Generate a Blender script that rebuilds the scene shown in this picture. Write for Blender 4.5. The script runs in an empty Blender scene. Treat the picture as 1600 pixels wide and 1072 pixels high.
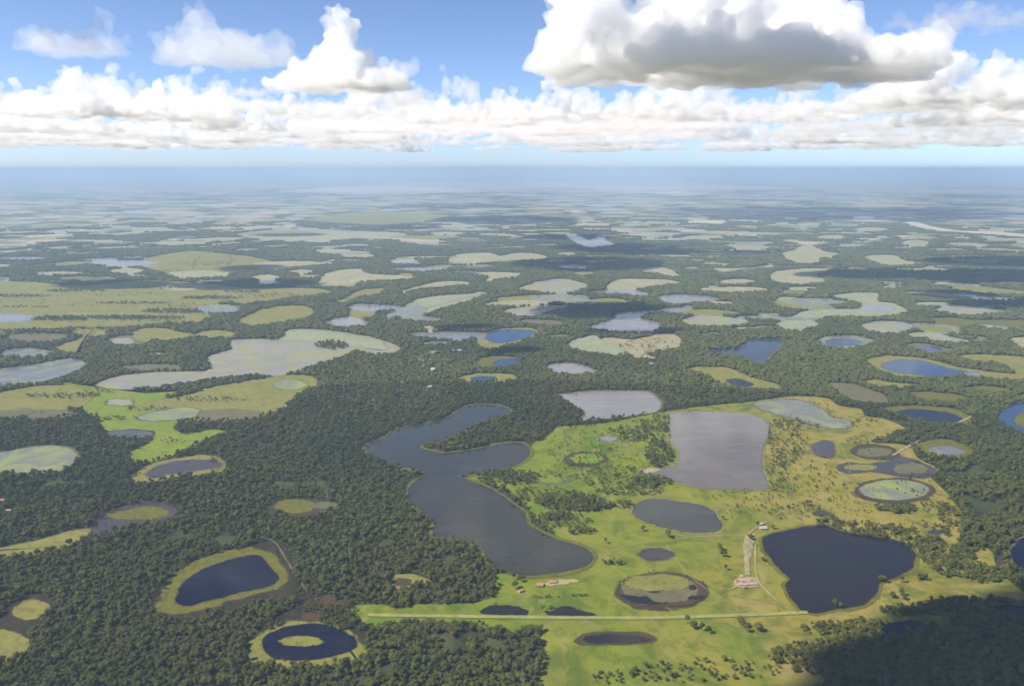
import bpy, bmesh, math, random
import numpy as np
from mathutils import Vector, Matrix

# ------------------------------------------------------------------ camera
sc = bpy.context.scene
F = 1256.0; H = 700.0; HORIZON = 262.5
PITCH = math.atan((536 - HORIZON) / F)
cam = bpy.data.cameras.new('camera'); cam_ob = bpy.data.objects.new('camera', cam)
sc.collection.objects.link(cam_ob); sc.camera = cam_ob
cam.lens = 36 * F / 1600; cam.clip_start = 1; cam.clip_end = 4e5
cam_ob.location = (0, 0, H); cam_ob.rotation_euler = (math.pi / 2 - PITCH, 0, math.radians(0.0))

# ------------------------------------------------------------------ sky, sun, exposure
SUN_EL = math.radians(47); SUN_AZ = math.radians(-107)     # azimuth clockwise from +Y
w = bpy.data.worlds.new('World'); sc.world = w; w.use_nodes = True
nt = w.node_tree
sky = nt.nodes.new('ShaderNodeTexSky'); sky.sky_type = 'NISHITA'; sky.sun_disc = False
sky.sun_elevation = SUN_EL; sky.sun_rotation = SUN_AZ
sky.altitude = 700; sky.air_density = 0.5; sky.dust_density = 1.0; sky.ozone_density = 3.0
bg = nt.nodes['Background']; bg.inputs[1].default_value = 0.128
nt.links.new(sky.outputs[0], bg.inputs[0])
sl = bpy.data.lights.new('sun', 'SUN'); so = bpy.data.objects.new('sun', sl); sc.collection.objects.link(so)
sl.energy = 5.0; sl.angle = math.radians(0.5); sl.color = (1, 0.93, 0.82)
SD = Vector((math.sin(SUN_AZ) * math.cos(SUN_EL), math.cos(SUN_AZ) * math.cos(SUN_EL), math.sin(SUN_EL)))
so.rotation_euler = SD.to_track_quat('Z', 'Y').to_euler(); so.location = (-3000, -800, 3500)
sc.view_settings.view_transform = 'Standard'; sc.view_settings.look = 'None'
sc.view_settings.gamma = 1; sc.view_settings.exposure = 0.64
sc.cycles.volume_bounces = 14; sc.cycles.max_bounces = 14
sc.cycles.diffuse_bounces = 2; sc.cycles.glossy_bounces = 2; sc.cycles.transparent_max_bounces = 8
sc.cycles.use_denoising = True; sc.cycles.sample_clamp_indirect = 8
sc.cycles.filter_width = 1.8

COL = sc.collection
rnd = random.Random(7)
rng = np.random.default_rng(7)

# ------------------------------------------------------------------ helpers
CP, SP = math.cos(PITCH), math.sin(PITCH)
def G(px, py):
    "the point of the ground seen at that pixel"
    rx = (px - 800) / F; ry = -(py - 536) / F
    dy = CP + ry * SP; dz = -SP + ry * CP
    s = -H / dz
    return (rx * s, dy * s)
def PX(x, y):
    "ground arrays -> pixels"
    dz = -H
    cy = y * CP - dz * SP; cz = y * SP + dz * CP
    return 800 + F * x / cy, 536 - F * cz / cy
def tag(o, label=None, cat=None, group=None, kind=None):
    if label: o['label'] = label
    if cat: o['category'] = cat
    if group: o['group'] = group
    if kind: o['kind'] = kind
    return o
def link(name, me, m=None, parent=None):
    o = bpy.data.objects.new(name, me); COL.objects.link(o)
    if m is not None and not me.materials: me.materials.append(m)
    if parent: o.parent = parent
    return o
def mesh(name, vs, fs):
    me = bpy.data.meshes.new(name); me.from_pydata(vs, [], fs); me.update(); return me

# ------------------------------------------------------------------ materials
def lin(r, g, b):
    f = lambda c: ((c / 255 + .055) / 1.055) ** 2.4 if c > 10 else c / 255 / 12.92
    return (f(r), f(g), f(b), 1)
class NT:
    def __init__(s, name):
        s.m = bpy.data.materials.new(name); s.m.use_nodes = True; s.t = s.m.node_tree
        s.b = s.t.nodes['Principled BSDF']; s.out = s.t.nodes['Material Output']; s._co = None
    def n(s, kind, **k):
        nd = s.t.nodes.new(kind)
        for a, v in k.items(): setattr(nd, a, v)
        return nd
    def l(s, a, b): s.t.links.new(a, b)
    @property
    def co(s):
        if s._co is None: s._co = s.n('ShaderNodeNewGeometry').outputs['Position']
        return s._co
    def noise(s, size, detail=3, rough=.55, stretch=None, dist=0.0, off=0):
        co = s.co
        mp = s.n('ShaderNodeMapping'); s.l(co, mp.inputs['Vector'])
        sx, sy = stretch or (1, 1)
        mp.inputs['Scale'].default_value = (sx / size, sy / size, 1 / size); mp.inputs['Location'].default_value = (off, off * .7, 0)
        x = s.n('ShaderNodeTexNoise'); x.inputs['Scale'].default_value = 1; x.inputs['Detail'].default_value = detail
        x.inputs['Roughness'].default_value = rough; x.inputs['Distortion'].default_value = dist
        s.l(mp.outputs[0], x.inputs['Vector']); return x.outputs['Fac']
    def ramp(s, fac, lo, hi):
        r = s.n('ShaderNodeMapRange'); r.inputs['From Min'].default_value = lo; r.inputs['From Max'].default_value = hi
        s.l(fac, r.inputs['Value']); return r.outputs[0]
    def mix(s, fac, a, b):
        x = s.n('ShaderNodeMix'); x.data_type = 'RGBA'
        for i, v in ((6, a), (7, b)):
            if isinstance(v, tuple): x.inputs[i].default_value = v
            else: s.l(v, x.inputs[i])
        if isinstance(fac, float): x.inputs[0].default_value = fac
        else: s.l(fac, x.inputs[0])
        return x.outputs[2]
    def math(s, op, a, b):
        x = s.n('ShaderNodeMath', operation=op)
        for i, v in ((0, a), (1, b)):
            if isinstance(v, (int, float)): x.inputs[i].default_value = v
            else: s.l(v, x.inputs[i])
        return x.outputs[0]
    def soften(s):
        "let the sheet thin out raggedly towards its edge, where the mesh says so"
        at = s.n('ShaderNodeAttribute'); at.attribute_name = 'fade'
        f = s.math('ADD', s.math('SUBTRACT', 1.3, s.math('MULTIPLY', at.outputs['Fac'], 1.6)), s.math('MULTIPLY', s.math('SUBTRACT', s.noise(34, 6, .7, None, .6, 31), .5), 1.9))
        tr = s.n('ShaderNodeBsdfTransparent'); mx = s.n('ShaderNodeMixShader')
        s.l(s.ramp(f, .15, .8), mx.inputs[0]); s.l(tr.outputs[0], mx.inputs[1]); s.l(s.b.outputs[0], mx.inputs[2]); s.l(mx.outputs[0], s.out.inputs['Surface'])
    def color(s, c): s.l(c, s.b.inputs['Base Color']) if not isinstance(c, tuple) else setattr(s.b.inputs['Base Color'], 'default_value', c)
MATS = {}
def mottled(name, a, b, c=None, big=120, small=14, stretch=None, rough=1.0):
    "vegetated ground: two tones in large patches, a third in small tufts"
    if name in MATS: return MATS[name]
    k = NT(name)
    col = k.mix(k.ramp(k.noise(big, 4, .6, stretch, 1.0), .38, .62), a, b)
    c = c or tuple(x * .6 for x in a[:3]) + (1,)
    col = k.mix(k.ramp(k.noise(big * .3, 5, .7, stretch, .6, 7), .50, .66), col, tuple(.5 * x + .5 * y for x, y in zip(b, c)))
    col = k.mix(k.math('MULTIPLY', k.ramp(k.noise(big * .8, 6, .7, stretch, 2.0, 53), .52, .66), .6), col, tuple(.35 * x + .65 * y for x, y in zip(a, c)))
    col = k.mix(k.ramp(k.noise(small, 3, .7, None, 0, 3), .5, .68), col, c)
    k.color(col); k.b.inputs['Roughness'].default_value = rough; k.b.inputs['Specular IOR Level'].default_value = 0.1
    k.soften(); MATS[name] = k.m; return k.m
def water(name, a, b=None, rough=.12, veg=None, veg_lo=.5, veg_hi=.62, size=160, spec=.5):
    "lake water over silt a / b, with weed patches veg"
    if name in MATS: return MATS[name]
    k = NT(name)
    col = k.mix(k.ramp(k.noise(size, 4, .55, (1, .6), 1.2), .35, .65), a, b or tuple(x * .75 for x in a[:3]) + (1,))
    k.b.inputs['Roughness'].default_value = rough; k.b.inputs['IOR'].default_value = 1.33
    k.b.inputs['Specular IOR Level'].default_value = spec
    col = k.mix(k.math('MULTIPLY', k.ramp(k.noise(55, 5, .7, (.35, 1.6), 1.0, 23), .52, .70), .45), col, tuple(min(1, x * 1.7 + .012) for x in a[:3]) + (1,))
    if veg:
        f = k.ramp(k.noise(size * .8, 5, .6, (1, .7), 1.5, 9), veg_lo, veg_hi)
        col = k.mix(f, col, veg)
        k.l(k.math('ADD', k.math('MULTIPLY', f, .8), rough), k.b.inputs['Roughness'])
        k.l(k.math('SUBTRACT', spec, k.math('MULTIPLY', f, spec * .9)), k.b.inputs['Specular IOR Level'])
    k.color(col)
    bp = k.n('ShaderNodeBump'); bp.inputs['Strength'].default_value = .25; bp.inputs['Distance'].default_value = .25
    k.l(k.noise(7, 3, .6, (1, .5)), bp.inputs['Height']); k.l(bp.outputs[0], k.b.inputs['Normal'])
    k.soften(); MATS[name] = k.m; return k.m

def c3(r, g, b): return (r, g, b, 1)
# forest floor, seen between the crowns and everywhere far away
k = NT('forest_floor')
col = k.mix(k.ramp(k.noise(900, 5, .6, None, .6), .4, .6), c3(.045, .056, .022), c3(.066, .070, .030))
col = k.mix(k.ramp(k.noise(60, 4, .7), .45, .7), col, c3(.010, .015, .006))
col = k.mix(k.ramp(k.noise(2600, 6, .62, (.6, 1.0), .8, 5), .56, .66), col, c3(.075, .082, .036))
k.color(col); k.b.inputs['Roughness'].default_value = 1; k.b.inputs['Specular IOR Level'].default_value = .05
M_FLOOR = k.m
# pasture: green near the house, drier towards the east
k = NT('pasture_grass')
sx = k.n('ShaderNodeSeparateXYZ'); k.l(k.co, sx.inputs[0])
east = k.math('MULTIPLY', k.math('SUBTRACT', sx.outputs[0], k.math('MULTIPLY', sx.outputs[1], .26)), 1 / 450)
east = k.math('ADD', k.math('ADD', east, .52), k.math('MULTIPLY', k.math('SUBTRACT', k.noise(240, 5, .6, None, 1), .5), 2.6))
green = k.mix(k.ramp(k.noise(130, 4, .6, None, .8), .35, .65), c3(.092, .148, .007), c3(.165, .180, .012))
dry = k.mix(k.ramp(k.noise(110, 5, .6, None, 1, 4), .35, .65), c3(.185, .162, .018), c3(.245, .195, .048))
e = k.n('ShaderNodeClamp'); k.l(east, e.inputs[0])
col = k.mix(e.outputs[0], green, dry)
col = k.mix(k.ramp(k.noise(40, 6, .78, None, 0, 8), .50, .68), col, c3(.070, .098, .010))
col = k.mix(k.ramp(k.noise(75, 5, .65, None, 2, 15), .56, .72), col, c3(.20, .155, .070))
col = k.mix(k.math('MULTIPLY', k.ramp(k.noise(120, 6, .72, None, 1.5, 44), .50, .62), .75), col, c3(.058, .092, .007))
col = k.mix(k.math('MULTIPLY', k.ramp(k.noise(170, 6, .75, (1, .6), 1.2, 71), .57, .68), .8), col, c3(.235, .200, .060))
k.color(col); k.b.inputs['Roughness'].default_value = 1; k.b.inputs['Specular IOR Level'].default_value = .1
k.soften(); M_PASTURE = k.m
M = {
 'bright': mottled('bright_grass', c3(.12, .19, .010), c3(.18, .20, .02), c3(.08, .12, .015)),
 'olive': mottled('olive_grass', c3(.16, .165, .024), c3(.20, .18, .05), c3(.10, .10, .03)),
 'cream': mottled('dry_marsh', c3(.30, .27, .16), c3(.24, .23, .13), c3(.18, .18, .09), 200, 40),
 'pale': mottled('pale_marsh', c3(.25, .26, .18), c3(.21, .23, .13), c3(.17, .19, .10), 150, 30),
 'brown': mottled('brown_marsh', c3(.13, .115, .065), c3(.105, .10, .05), c3(.08, .08, .035)),
 'mud': mottled('dark_mud', c3(.032, .024, .018), c3(.022, .017, .016), c3(.050, .042, .016), 60, 12),
 'redmud': mottled('red_mud', c3(.085, .042, .022), c3(.050, .036, .020), c3(.045, .04, .015), 40, 10),
 'shore': mottled('shore_grass', c3(.125, .120, .014), c3(.100, .108, .013), c3(.065, .055, .016), 50, 9),
 'sandy': mottled('sandy_shore', c3(.32, .27, .17), c3(.24, .21, .11), c3(.16, .15, .07), 60, 9),
 'wetring': mottled('wet_ring', c3(.050, .036, .026), c3(.036, .028, .026), c3(.08, .06, .025), 50, 9),
 'tan': mottled('tan_plain', c3(.48, .36, .27), c3(.36, .28, .20), c3(.20, .18, .12), 1800, 400, (.5, 1.6)),
 'dirt': mottled('dirt', c3(.34, .26, .15), c3(.26, .22, .11), c3(.20, .20, .08), 30, 6),
 'strip': mottled('airstrip_grass', c3(.26, .25, .09), c3(.22, .22, .07), c3(.16, .17, .05), 50, 8),
 'sand': mottled('white_sand', c3(.46, .42, .34), c3(.38, .34, .26), c3(.3, .27, .18), 60, 15),
 'silt': water('silt_water', c3(.140, .115, .088), c3(.100, .084, .064), .13, spec=.9),
 'grey': water('grey_water', c3(.058, .056, .042), c3(.042, .041, .032), .2),
 'slate': water('slate_water', c3(.025, .027, .020), c3(.042, .036, .024), .12),
 'dark': water('dark_water', c3(.010, .009, .010), c3(.016, .012, .010), .1),
 'navy': water('navy_water', c3(.002, .003, .014), c3(.003, .004, .020), .08, spec=.16),
 'blue': water('blue_water', c3(.010, .026, .075), c3(.015, .032, .080), .12),
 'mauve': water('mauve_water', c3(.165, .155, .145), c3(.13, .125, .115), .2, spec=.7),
 'pond': water('pond_water', c3(.055, .042, .036), c3(.038, .030, .028), .18),
 'weedy': water('weedy_water', c3(.18, .17, .14), c3(.23, .21, .16), .3, c3(.22, .23, .11), .44, .62, 220),
 'weedlake': water('weed_lake', c3(.12, .12, .10), c3(.13, .13, .11), .2, c3(.19, .21, .12), .47, .6, 130),
 'greenlake': water('green_lake', c3(.15, .155, .12), c3(.13, .14, .10), .4, c3(.20, .23, .08), .40, .6, 90),
}

# ------------------------------------------------------------------ outlines
def smooth(pts, step=5.0):
    "closed Catmull-Rom through pixel points"
    P = np.array(pts, float); n = len(P); out = []
    for i in range(n):
        p0, p1, p2, p3 = P[i - 1], P[i], P[(i + 1) % n], P[(i + 2) % n]
        d = np.hypot(*(p2 - p1)); k = max(2, min(14, int(d / step)))
        for j in range(k):
            t = j / k
            out.append(.5 * ((2 * p1) + (p2 - p0) * t + (2 * p0 - 5 * p1 + 4 * p2 - p3) * t * t + (3 * p1 - p0 - 3 * p2 + p3) * t ** 3))
    return np.array(out)
def E(cx, cy, rx, ry, n=14, j=.07, sk=0.0, seed=None):
    r = random.Random(int(cx * 7 + cy * 13) if seed is None else seed); o = []
    for i in range(n):
        a = 2 * math.pi * i / n; q = 1 + r.uniform(-j, j)
        x = rx * q * math.cos(a); y = ry * q * math.sin(a)
        o.append((cx + x + sk * y, cy + y))
    return o
def shrink(pts, f, dx=0, dy=0):
    P = np.array(pts, float); c = (P.min(0) + P.max(0)) / 2
    return [tuple(c + (p - c) * f + (dx, dy)) for p in P]
BLOCK = []          # pixel outlines free of forest trees
LIFT = [0]; FRINGE = []
def jitter(W, amp, seed):
    r = np.random.default_rng(seed); n = len(W)
    d = np.r_[0, np.cumsum(np.hypot(*(np.diff(W, axis=0).T)))]; L = d[-1] + 1e-6
    off = np.zeros((n, 2))
    for m in (5, 9, 14, 23, 37):
        if n < m * 2: break
        for ax in (0, 1):
            off[:, ax] += np.sin(2 * np.pi * (m * d / L + r.random())) * amp * (5 / m) ** .5 * r.uniform(.4, 1)
    return W + off
def grow(W, dist):
    T = np.roll(W, -1, 0) - np.roll(W, 1, 0); N = np.c_[T[:, 1], -T[:, 0]]; N /= np.hypot(*N.T)[:, None] + 1e-9
    A = np.sum(W[:, 0] * np.roll(W[:, 1], -1) - np.roll(W[:, 0], -1) * W[:, 1])
    return W + N * dist * (1 if A > 0 else -1)
def sheet(name, W, z, m, label=None, cat=None, kind='structure', soft=3.0):
    W = np.asarray(W); n = len(W); soft = min(soft, .10 * np.ptp(W, axis=0).min()); I, O = grow(W, -soft * .5), grow(W, soft * .5)
    me = mesh(name, [(float(x), float(y), z) for x, y in np.r_[I, O]], [list(range(n))] + [(i, (i + 1) % n, n + (i + 1) % n, n + i) for i in range(n)])
    at = me.attributes.new('fade', 'FLOAT', 'POINT'); at.data.foreach_set('value', np.r_[np.zeros(n), np.ones(n)].astype('f'))
    if me.polygons[0].normal.z < 0:
        bm = bmesh.new(); bm.from_mesh(me); bmesh.ops.reverse_faces(bm, faces=list(bm.faces)); bm.to_mesh(me); bm.free()
    o = link(name, me, m); tag(o, label, cat, None, kind); return o
def area(name, pts, mat, level=0, rim=None, rimw=6.0, amp=None, label=None, block=True):
    """one patch of ground or water; level lifts it over what lies below; rim = material of its shore"""
    S = smooth(pts); W = np.array([G(*p) for p in S])
    dist = np.median(np.hypot(*W.T)); seed = int(abs(pts[0][0] * 31 + pts[0][1] * 17))
    W = jitter(W, (dist * .0011) if amp is None else amp, seed)
    LIFT[0] += 1; z = .02 + .3 * level + .0007 * LIFT[0]
    if dist < 3300 and (name in ('lake', 'pond') or mat in ('wetring', 'olive', 'shore')):
        r = random.Random(seed); ph = [r.random() * 6.28 for _ in range(3)]; per = 0.0
        for i in range(len(W)):
            a, b = W[i - 1], W[i]; L_ = float(np.hypot(*(b - a))); per += L_
            dn = max(0, math.sin(per / 31 + ph[0]) + math.sin(per / 83 + ph[1]) + .6 * math.sin(per / 13 + ph[2])) * .16
            for _ in range(int(L_ * dn + r.random())):
                p = a + (b - a) * r.random(); t_ = (b - a) / (L_ + 1e-6)
                FRINGE.append((p[0] + t_[1] * r.uniform(-5, 5), p[1] - t_[0] * r.uniform(-5, 5), r.uniform(.10, .34)))
    if rim:
        R = jitter(grow(W, rimw * max(1, dist / 3500)), rimw * .25, seed + 1)
        sheet('shore', R, z - .1, M[rim], None, soft=6 * max(1, dist / 1600))
        if block: BLOCK.append(np.c_[PX(*R.T)])
    elif block: BLOCK.append(np.c_[PX(*W.T)])
    cat = name.replace('_', ' ')
    o = sheet(name, W, z, M_PASTURE if mat == 'pasture' else M[mat], label, cat if label else None, soft=((7.0 if name == 'lake' else 4.0) if name in ('lake', 'pond') else 14.0 if name != 'pasture' else 5.0) * max(1, dist / 1600))
    return o

# ground
me = bpy.data.meshes.new('ground'); bm = bmesh.new(); bmesh.ops.create_circle(bm, cap_ends=True, segments=256, radius=90000)
bm.to_mesh(me); bm.free(); tag(link('ground', me, M_FLOOR), kind='structure')

# ---- pasture and meadows
area('pasture', [(548,948),(570,945),(600,945),(620,951),(640,950),(650,945),(725,944),(750,940),(775,930),(772,905),(785,896),(830,905),(900,890),(925,868),(905,850),(870,838),(840,815),(820,790),(790,768),(760,755),(722,742),(760,732),(800,725),(835,712),(830,695),(850,685),(870,668),(900,665),(950,660),(1000,650),(1035,643),(1060,640),(1110,634),(1170,628),(1230,620),(1290,622),(1310,634),(1345,640),(1352,650),(1385,656),(1415,672),(1385,682),(1360,690),(1420,697),(1436,716),(1470,735),(1455,745),(1480,770),(1500,800),(1510,820),(1500,850),(1545,860),(1560,890),(1600,925),(1640,955),(1540,975),(1400,990),(1300,1015),(1250,1085),(870,1085),(850,1010),(800,988),(740,980),(690,978),(640,975),(600,985),(560,978)], 'pasture', 0)
area('meadow', [(150,645),(165,635),(200,635),(260,640),(290,652),(270,668),(290,678),(330,672),(355,678),(320,690),(290,703),(270,712),(240,722),(210,726),(200,712),(215,700),(235,690),(232,675),(180,680),(158,665)], 'bright', 1)
area('meadow', [(-40,446),(40,440),(120,446),(230,438),(330,444),(400,452),(420,462),(350,474),(310,482),(330,498),(250,508),(180,516),(150,528),(60,516),(-40,524)], 'olive', 0)
area('meadow', [(100,598),(160,604),(230,612),(290,610),(250,625),(210,640),(180,652),(140,650),(120,630)], 'bright', 0)
area('meadow', [(240,400),(300,392),(345,396),(400,402),(430,414),(380,424),(300,432),(240,424),(215,412)], 'olive', 0)
area('meadow', [(520,335),(600,330),(700,336),(680,345),(600,352),(540,350),(480,344)], 'olive', 0)
area('meadow', [(370,365),(450,358),(560,360),(640,366),(560,374),(470,378),(400,374)], 'cream', 0)
area('meadow', [(-40,625),(60,603),(140,605),(152,612),(140,628),(120,638),(60,645),(-40,650)], 'olive', 0)
area('meadow', [(200,645),(230,628),(290,618),(330,605),(370,598),(400,593),(470,585),(500,600),(470,615),(440,640),(400,655),(350,660),(300,658),(250,662)], 'olive', 0)
area('meadow', [(0,483),(0,469),(67,463),(135,459),(202,456),(287,459),(290,466),(250,479),(236,486),(169,486),(101,486),(50,493),(-40,492),(-40,476)], 'olive', 0)
area('meadow', [(44,500),(101,493),(169,493),(236,493),(304,486),(320,500),(304,506),(236,506),(169,510),(145,520),(135,533),(125,554),(84,544),(128,527),(125,517),(84,517),(-40,522),(-40,505)], 'olive', 0)
area('field', [(371,506),(381,496),(405,485),(439,478),(479,479),(493,490),(479,498),(439,506),(398,511)], 'olive', 0)
area('meadow', [(337,459),(371,452),(439,449),(506,452),(516,459),(439,469),(405,473),(371,476)], 'olive', 0)
area('meadow', [(314,398),(337,395),(358,398),(361,409),(354,415),(304,422)], 'olive', 0)
area('meadow', [(525,622),(560,610),(600,600),(680,598),(684,624),(640,637),(600,634),(560,630)], 'sandy', 0, block=False)
area('meadow', E(508,658,24,8), 'olive', 0, block=False)
area('meadow', [(330,712),(370,704),(430,706),(470,715),(460,730),(400,732),(345,728)], 'shore', 0, block=False)
area('meadow', [(1495,558),(1530,553),(1600,558),(1650,562),(1650,592),(1590,585),(1570,572),(1530,567)], 'olive', 0)
area('meadow', [(1345,597),(1365,593),(1390,597),(1440,602),(1410,606),(1370,604)], 'olive', 0)
area('meadow', [(1418,616),(1440,612),(1490,616),(1518,624),(1490,629),(1450,627)], 'shore', 0)
area('meadow', [(1500,606),(1540,603),(1575,608),(1580,613),(1550,614)], 'shore', 0)
area('meadow', [(1445,500),(1482,496),(1532,500),(1640,500),(1640,514),(1549,510),(1499,512)], 'shore', 0)
area('meadow', [(1295,600),(1330,600),(1370,612),(1390,625),(1380,632),(1350,632),(1320,622)], 'brown', 0)
area('meadow', [(530,422),(564,420),(574,427),(645,432),(641,437),(564,442),(557,449),(530,449),(500,444),(505,430)], 'cream', 0)
area('meadow', [(625,455),(665,444),(699,439),(732,441),(732,446),(665,452),(631,458)], 'cream', 0)
area('meadow', [(500,474),(530,469),(550,459),(567,452),(601,451),(591,461),(557,466),(540,474)], 'olive', 0)
area('meadow', [(699,412),(712,398),(766,395),(780,400),(810,395),(847,398),(854,405),(800,409),(732,414)], 'cream', 0)
area('meadow', [(732,427),(766,425),(813,427),(807,434),(780,437),(766,442),(753,439),(763,434)], 'cream', 0)
area('meadow', [(773,466),(834,461),(884,461),(867,468),(783,471)], 'olive', 0)
area('meadow', [(1002,425),(1016,417),(1046,420),(1063,432),(1050,434),(1029,429)], 'cream', 0)
area('meadow', [(945,452),(952,442),(969,436),(1019,436),(1056,439),(1060,444),(1019,449),(979,454)], 'cream', 0)
area('meadow', [(1219,398),(1239,390),(1262,382),(1289,392),(1313,397),(1303,402),(1283,405),(1276,412),(1242,412)], 'cream', 0)
area('meadow', [(1347,402),(1374,398),(1404,400),(1414,407),(1435,410),(1428,415),(1381,415)], 'cream', 0)
area('meadow', [(1111,419),(1144,419),(1171,417),(1205,412),(1208,419),(1188,420),(1161,425),(1127,427)], 'cream', 0)
area('meadow', [(1249,420),(1269,419),(1303,419),(1296,424),(1276,429),(1293,439),(1276,444),(1242,446),(1212,442),(1202,437),(1208,425)], 'cream', 0)
area('meadow', [(930,540),(945,528),(990,530),(1040,520),(1065,530),(1060,545),(1020,552),(1000,562),(975,552)], 'sandy', 0)
area('meadow', [(885,540),(900,530),(930,524),(945,535),(970,540),(980,552),(960,557),(930,553),(905,550)], 'pale', 1)
for a in ((415,434,24,5),(520,444,27,6),(470,425,20,4),(283,449,37,5),(310,429,51,7),(199,424,30,5),(1151,441,30,5),(1146,453,60,5),(1255,451,25,3),(912,427,18,4),(885,397,15,3),(870,408,20,3),(1360,359,30,4),(1300,371,24,4),(1430,380,24,5),(460,412,60,4),(1230,468,20,4),(560,400,30,4),(660,378,40,3.5),(590,372,34,3),(700,365,30,3)):
    area('meadow', E(*a), 'cream', 0)
area('meadow', [(398,419),(422,415),(472,412),(526,407),(506,414),(456,419),(422,424)], 'cream', 0)
area('tan_plain', [(430,300),(520,292),(620,287),(760,283),(900,282),(1050,284),(1180,290),(1250,295),(1130,300),(1080,304),(960,300),(820,299),(700,301),(560,303)], 'tan', 0)
area('river_sand', [(1411,348),(1430,347),(1465,355),(1500,360),(1560,362),(1620,368),(1620,372),(1540,367),(1480,363),(1455,360),(1425,354)], 'sand', 0)

# ---- lower left
area('mud_flat', [(235,945),(250,915),(275,893),(320,872),(400,850),(430,845),(452,860),(458,890),(478,925),(520,948),(556,975),(575,1000),(560,1030),(410,1030),(400,985),(455,955),(455,935),(400,945),(300,968),(250,965)], 'mud', 0, amp=4)
area('shore', [(244,946),(256,918),(272,898),(300,880),(345,863),(400,856),(425,866),(446,892),(452,908),(430,922),(390,932),(345,945),(300,958),(265,962)], 'shore', 1, amp=3)
area('lake', [(274,936),(284,915),(304,897),(330,884),(360,875),(400,867),(415,878),(434,900),(430,912),(400,922),(360,930),(320,941),(288,948)], 'navy', 2, amp=1.5, label='deep blue lake inside a yellow green ring in the lower left forest')
area('mud_flat', E(508,958,36,26), 'redmud', 1, amp=4)
area('shore', [(395,1000),(430,978),(480,970),(525,976),(555,995),(575,1030),(500,1040),(400,1040)], 'olive', 1, amp=3)
area('lake', [(410,1000),(440,982),(480,975),(518,979),(545,992),(558,1012),(500,1030),(430,1030)], 'navy', 2, label='dark pond at the bottom edge left of the airstrip')
area('meadow', E(470,1003,36,8), 'olive', 3)
area('meadow', [(-40,862),(0,856),(40,849),(80,838),(120,828),(142,829),(125,845),(90,858),(50,868),(0,873),(-40,878)], 'olive', 1, rim='wetring', rimw=5)
area('marsh', [(130,832),(150,815),(170,800),(200,789),(240,785),(268,788),(278,799),(265,812),(230,822),(190,828),(150,838)], 'pond', 0)
area('meadow', [(168,803),(200,797),(230,791),(255,795),(264,803),(240,812),(200,812),(175,810)], 'shore', 1)
area('marsh', E(472,794,55,15), 'wetring', 0)
area('meadow', E(462,791,33,11), 'shore', 1)
area('marsh', E(508,790,20,6), 'brown', 1)
area('marsh', [(-20,985),(5,955),(25,938),(50,930),(80,935),(85,950),(60,975),(40,1000),(-20,1010)], 'mud', 0)
area('meadow', E(48,953,27,16,sk=-.5), 'olive', 1)
area('meadow', E(5,1010,45,25), 'olive', 1)
area('meadow', [(608,901),(640,897),(672,907),(650,915),(620,921),(608,912)], 'olive', 0)
area('marsh', E(628,910,16,6), 'redmud', 1)
area('meadow', E(530,838,14,5), 'brown', 0, block=False)

# ---- left half lakes and marshes
area('marsh', [(-40,712),(0,708),(40,700),(80,697),(112,702),(120,715),(110,730),(80,738),(30,739),(-40,736)], 'greenlake', 1, rim='brown')
area('lake', [(215,652),(250,642),(290,637),(312,643),(300,652),(260,657),(230,658)], 'greenlake', 2, label='pale lens of shallow water on the olive plain at left', rim='brown')
area('marsh', [(310,645),(340,640),(380,640),(410,645),(400,655),(350,657),(315,655)], 'brown', 2)
area('lake', [(150,600),(190,588),(250,582),(320,580),(332,570),(322,558),(362,545),(360,533),(400,530),(440,530),(450,516),(490,515),(540,520),(590,530),(620,540),(622,550),(590,556),(560,550),(530,560),(490,570),(470,580),(430,588),(390,588),(340,592),(290,600),(230,607),(180,608)], 'weedy', 1, rim='olive', label='wide pale marshy lake with a wooded island in the left half')
area('meadow', [(430,530),(450,517),(500,517),(560,526),(600,536),(600,548),(560,545),(530,540),(480,533)], 'pale', 2, amp=6, block=False)
area('lake', E(453,601,26,8), 'greenlake', 1, rim='olive')
area('lake', [(15,575),(60,568),(110,561),(136,570),(110,585),(70,598),(30,603),(-40,600),(-40,580)], 'weedlake', 1, rim='brown', label='grey blue weedy lake at the left edge')
area('lake', E(205,679,36,7), 'grey', 2, rim='wetring')
area('lake', E(187,629,22,5), 'weedy', 2, rim='brown')
area('marsh', E(50,648,70,9), 'brown', 1)
area('marsh', [(205,745),(230,728),(270,717),(320,711),(352,722),(345,740),(300,745),(250,752),(212,755)], 'olive', 1)
area('lake', [(232,740),(250,727),(290,720),(335,720),(345,730),(300,736),(260,742),(240,746)], 'pond', 2, rim='brown', label='dark weedy pond beside the yellow scrub at left')
area('lake', E(341,483,37,8), 'weedlake', 1)
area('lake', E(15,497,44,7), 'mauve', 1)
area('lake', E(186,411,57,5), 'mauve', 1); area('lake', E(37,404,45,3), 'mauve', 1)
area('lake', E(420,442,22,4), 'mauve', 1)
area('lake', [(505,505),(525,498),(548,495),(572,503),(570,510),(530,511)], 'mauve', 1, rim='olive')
area('marsh', E(565,490,22,9), 'olive', 0)
area('marsh', E(200,533,35,9), 'brown', 0); area('lake', E(192,533,18,5), 'weedy', 2)
area('marsh', E(60,528,50,8), 'brown', 0); area('marsh', E(42,552,44,8), 'weedlake', 0)
area('marsh', E(240,575,50,6), 'brown', 0); area('meadow', E(243,554,16,3), 'sandy', 0)

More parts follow.
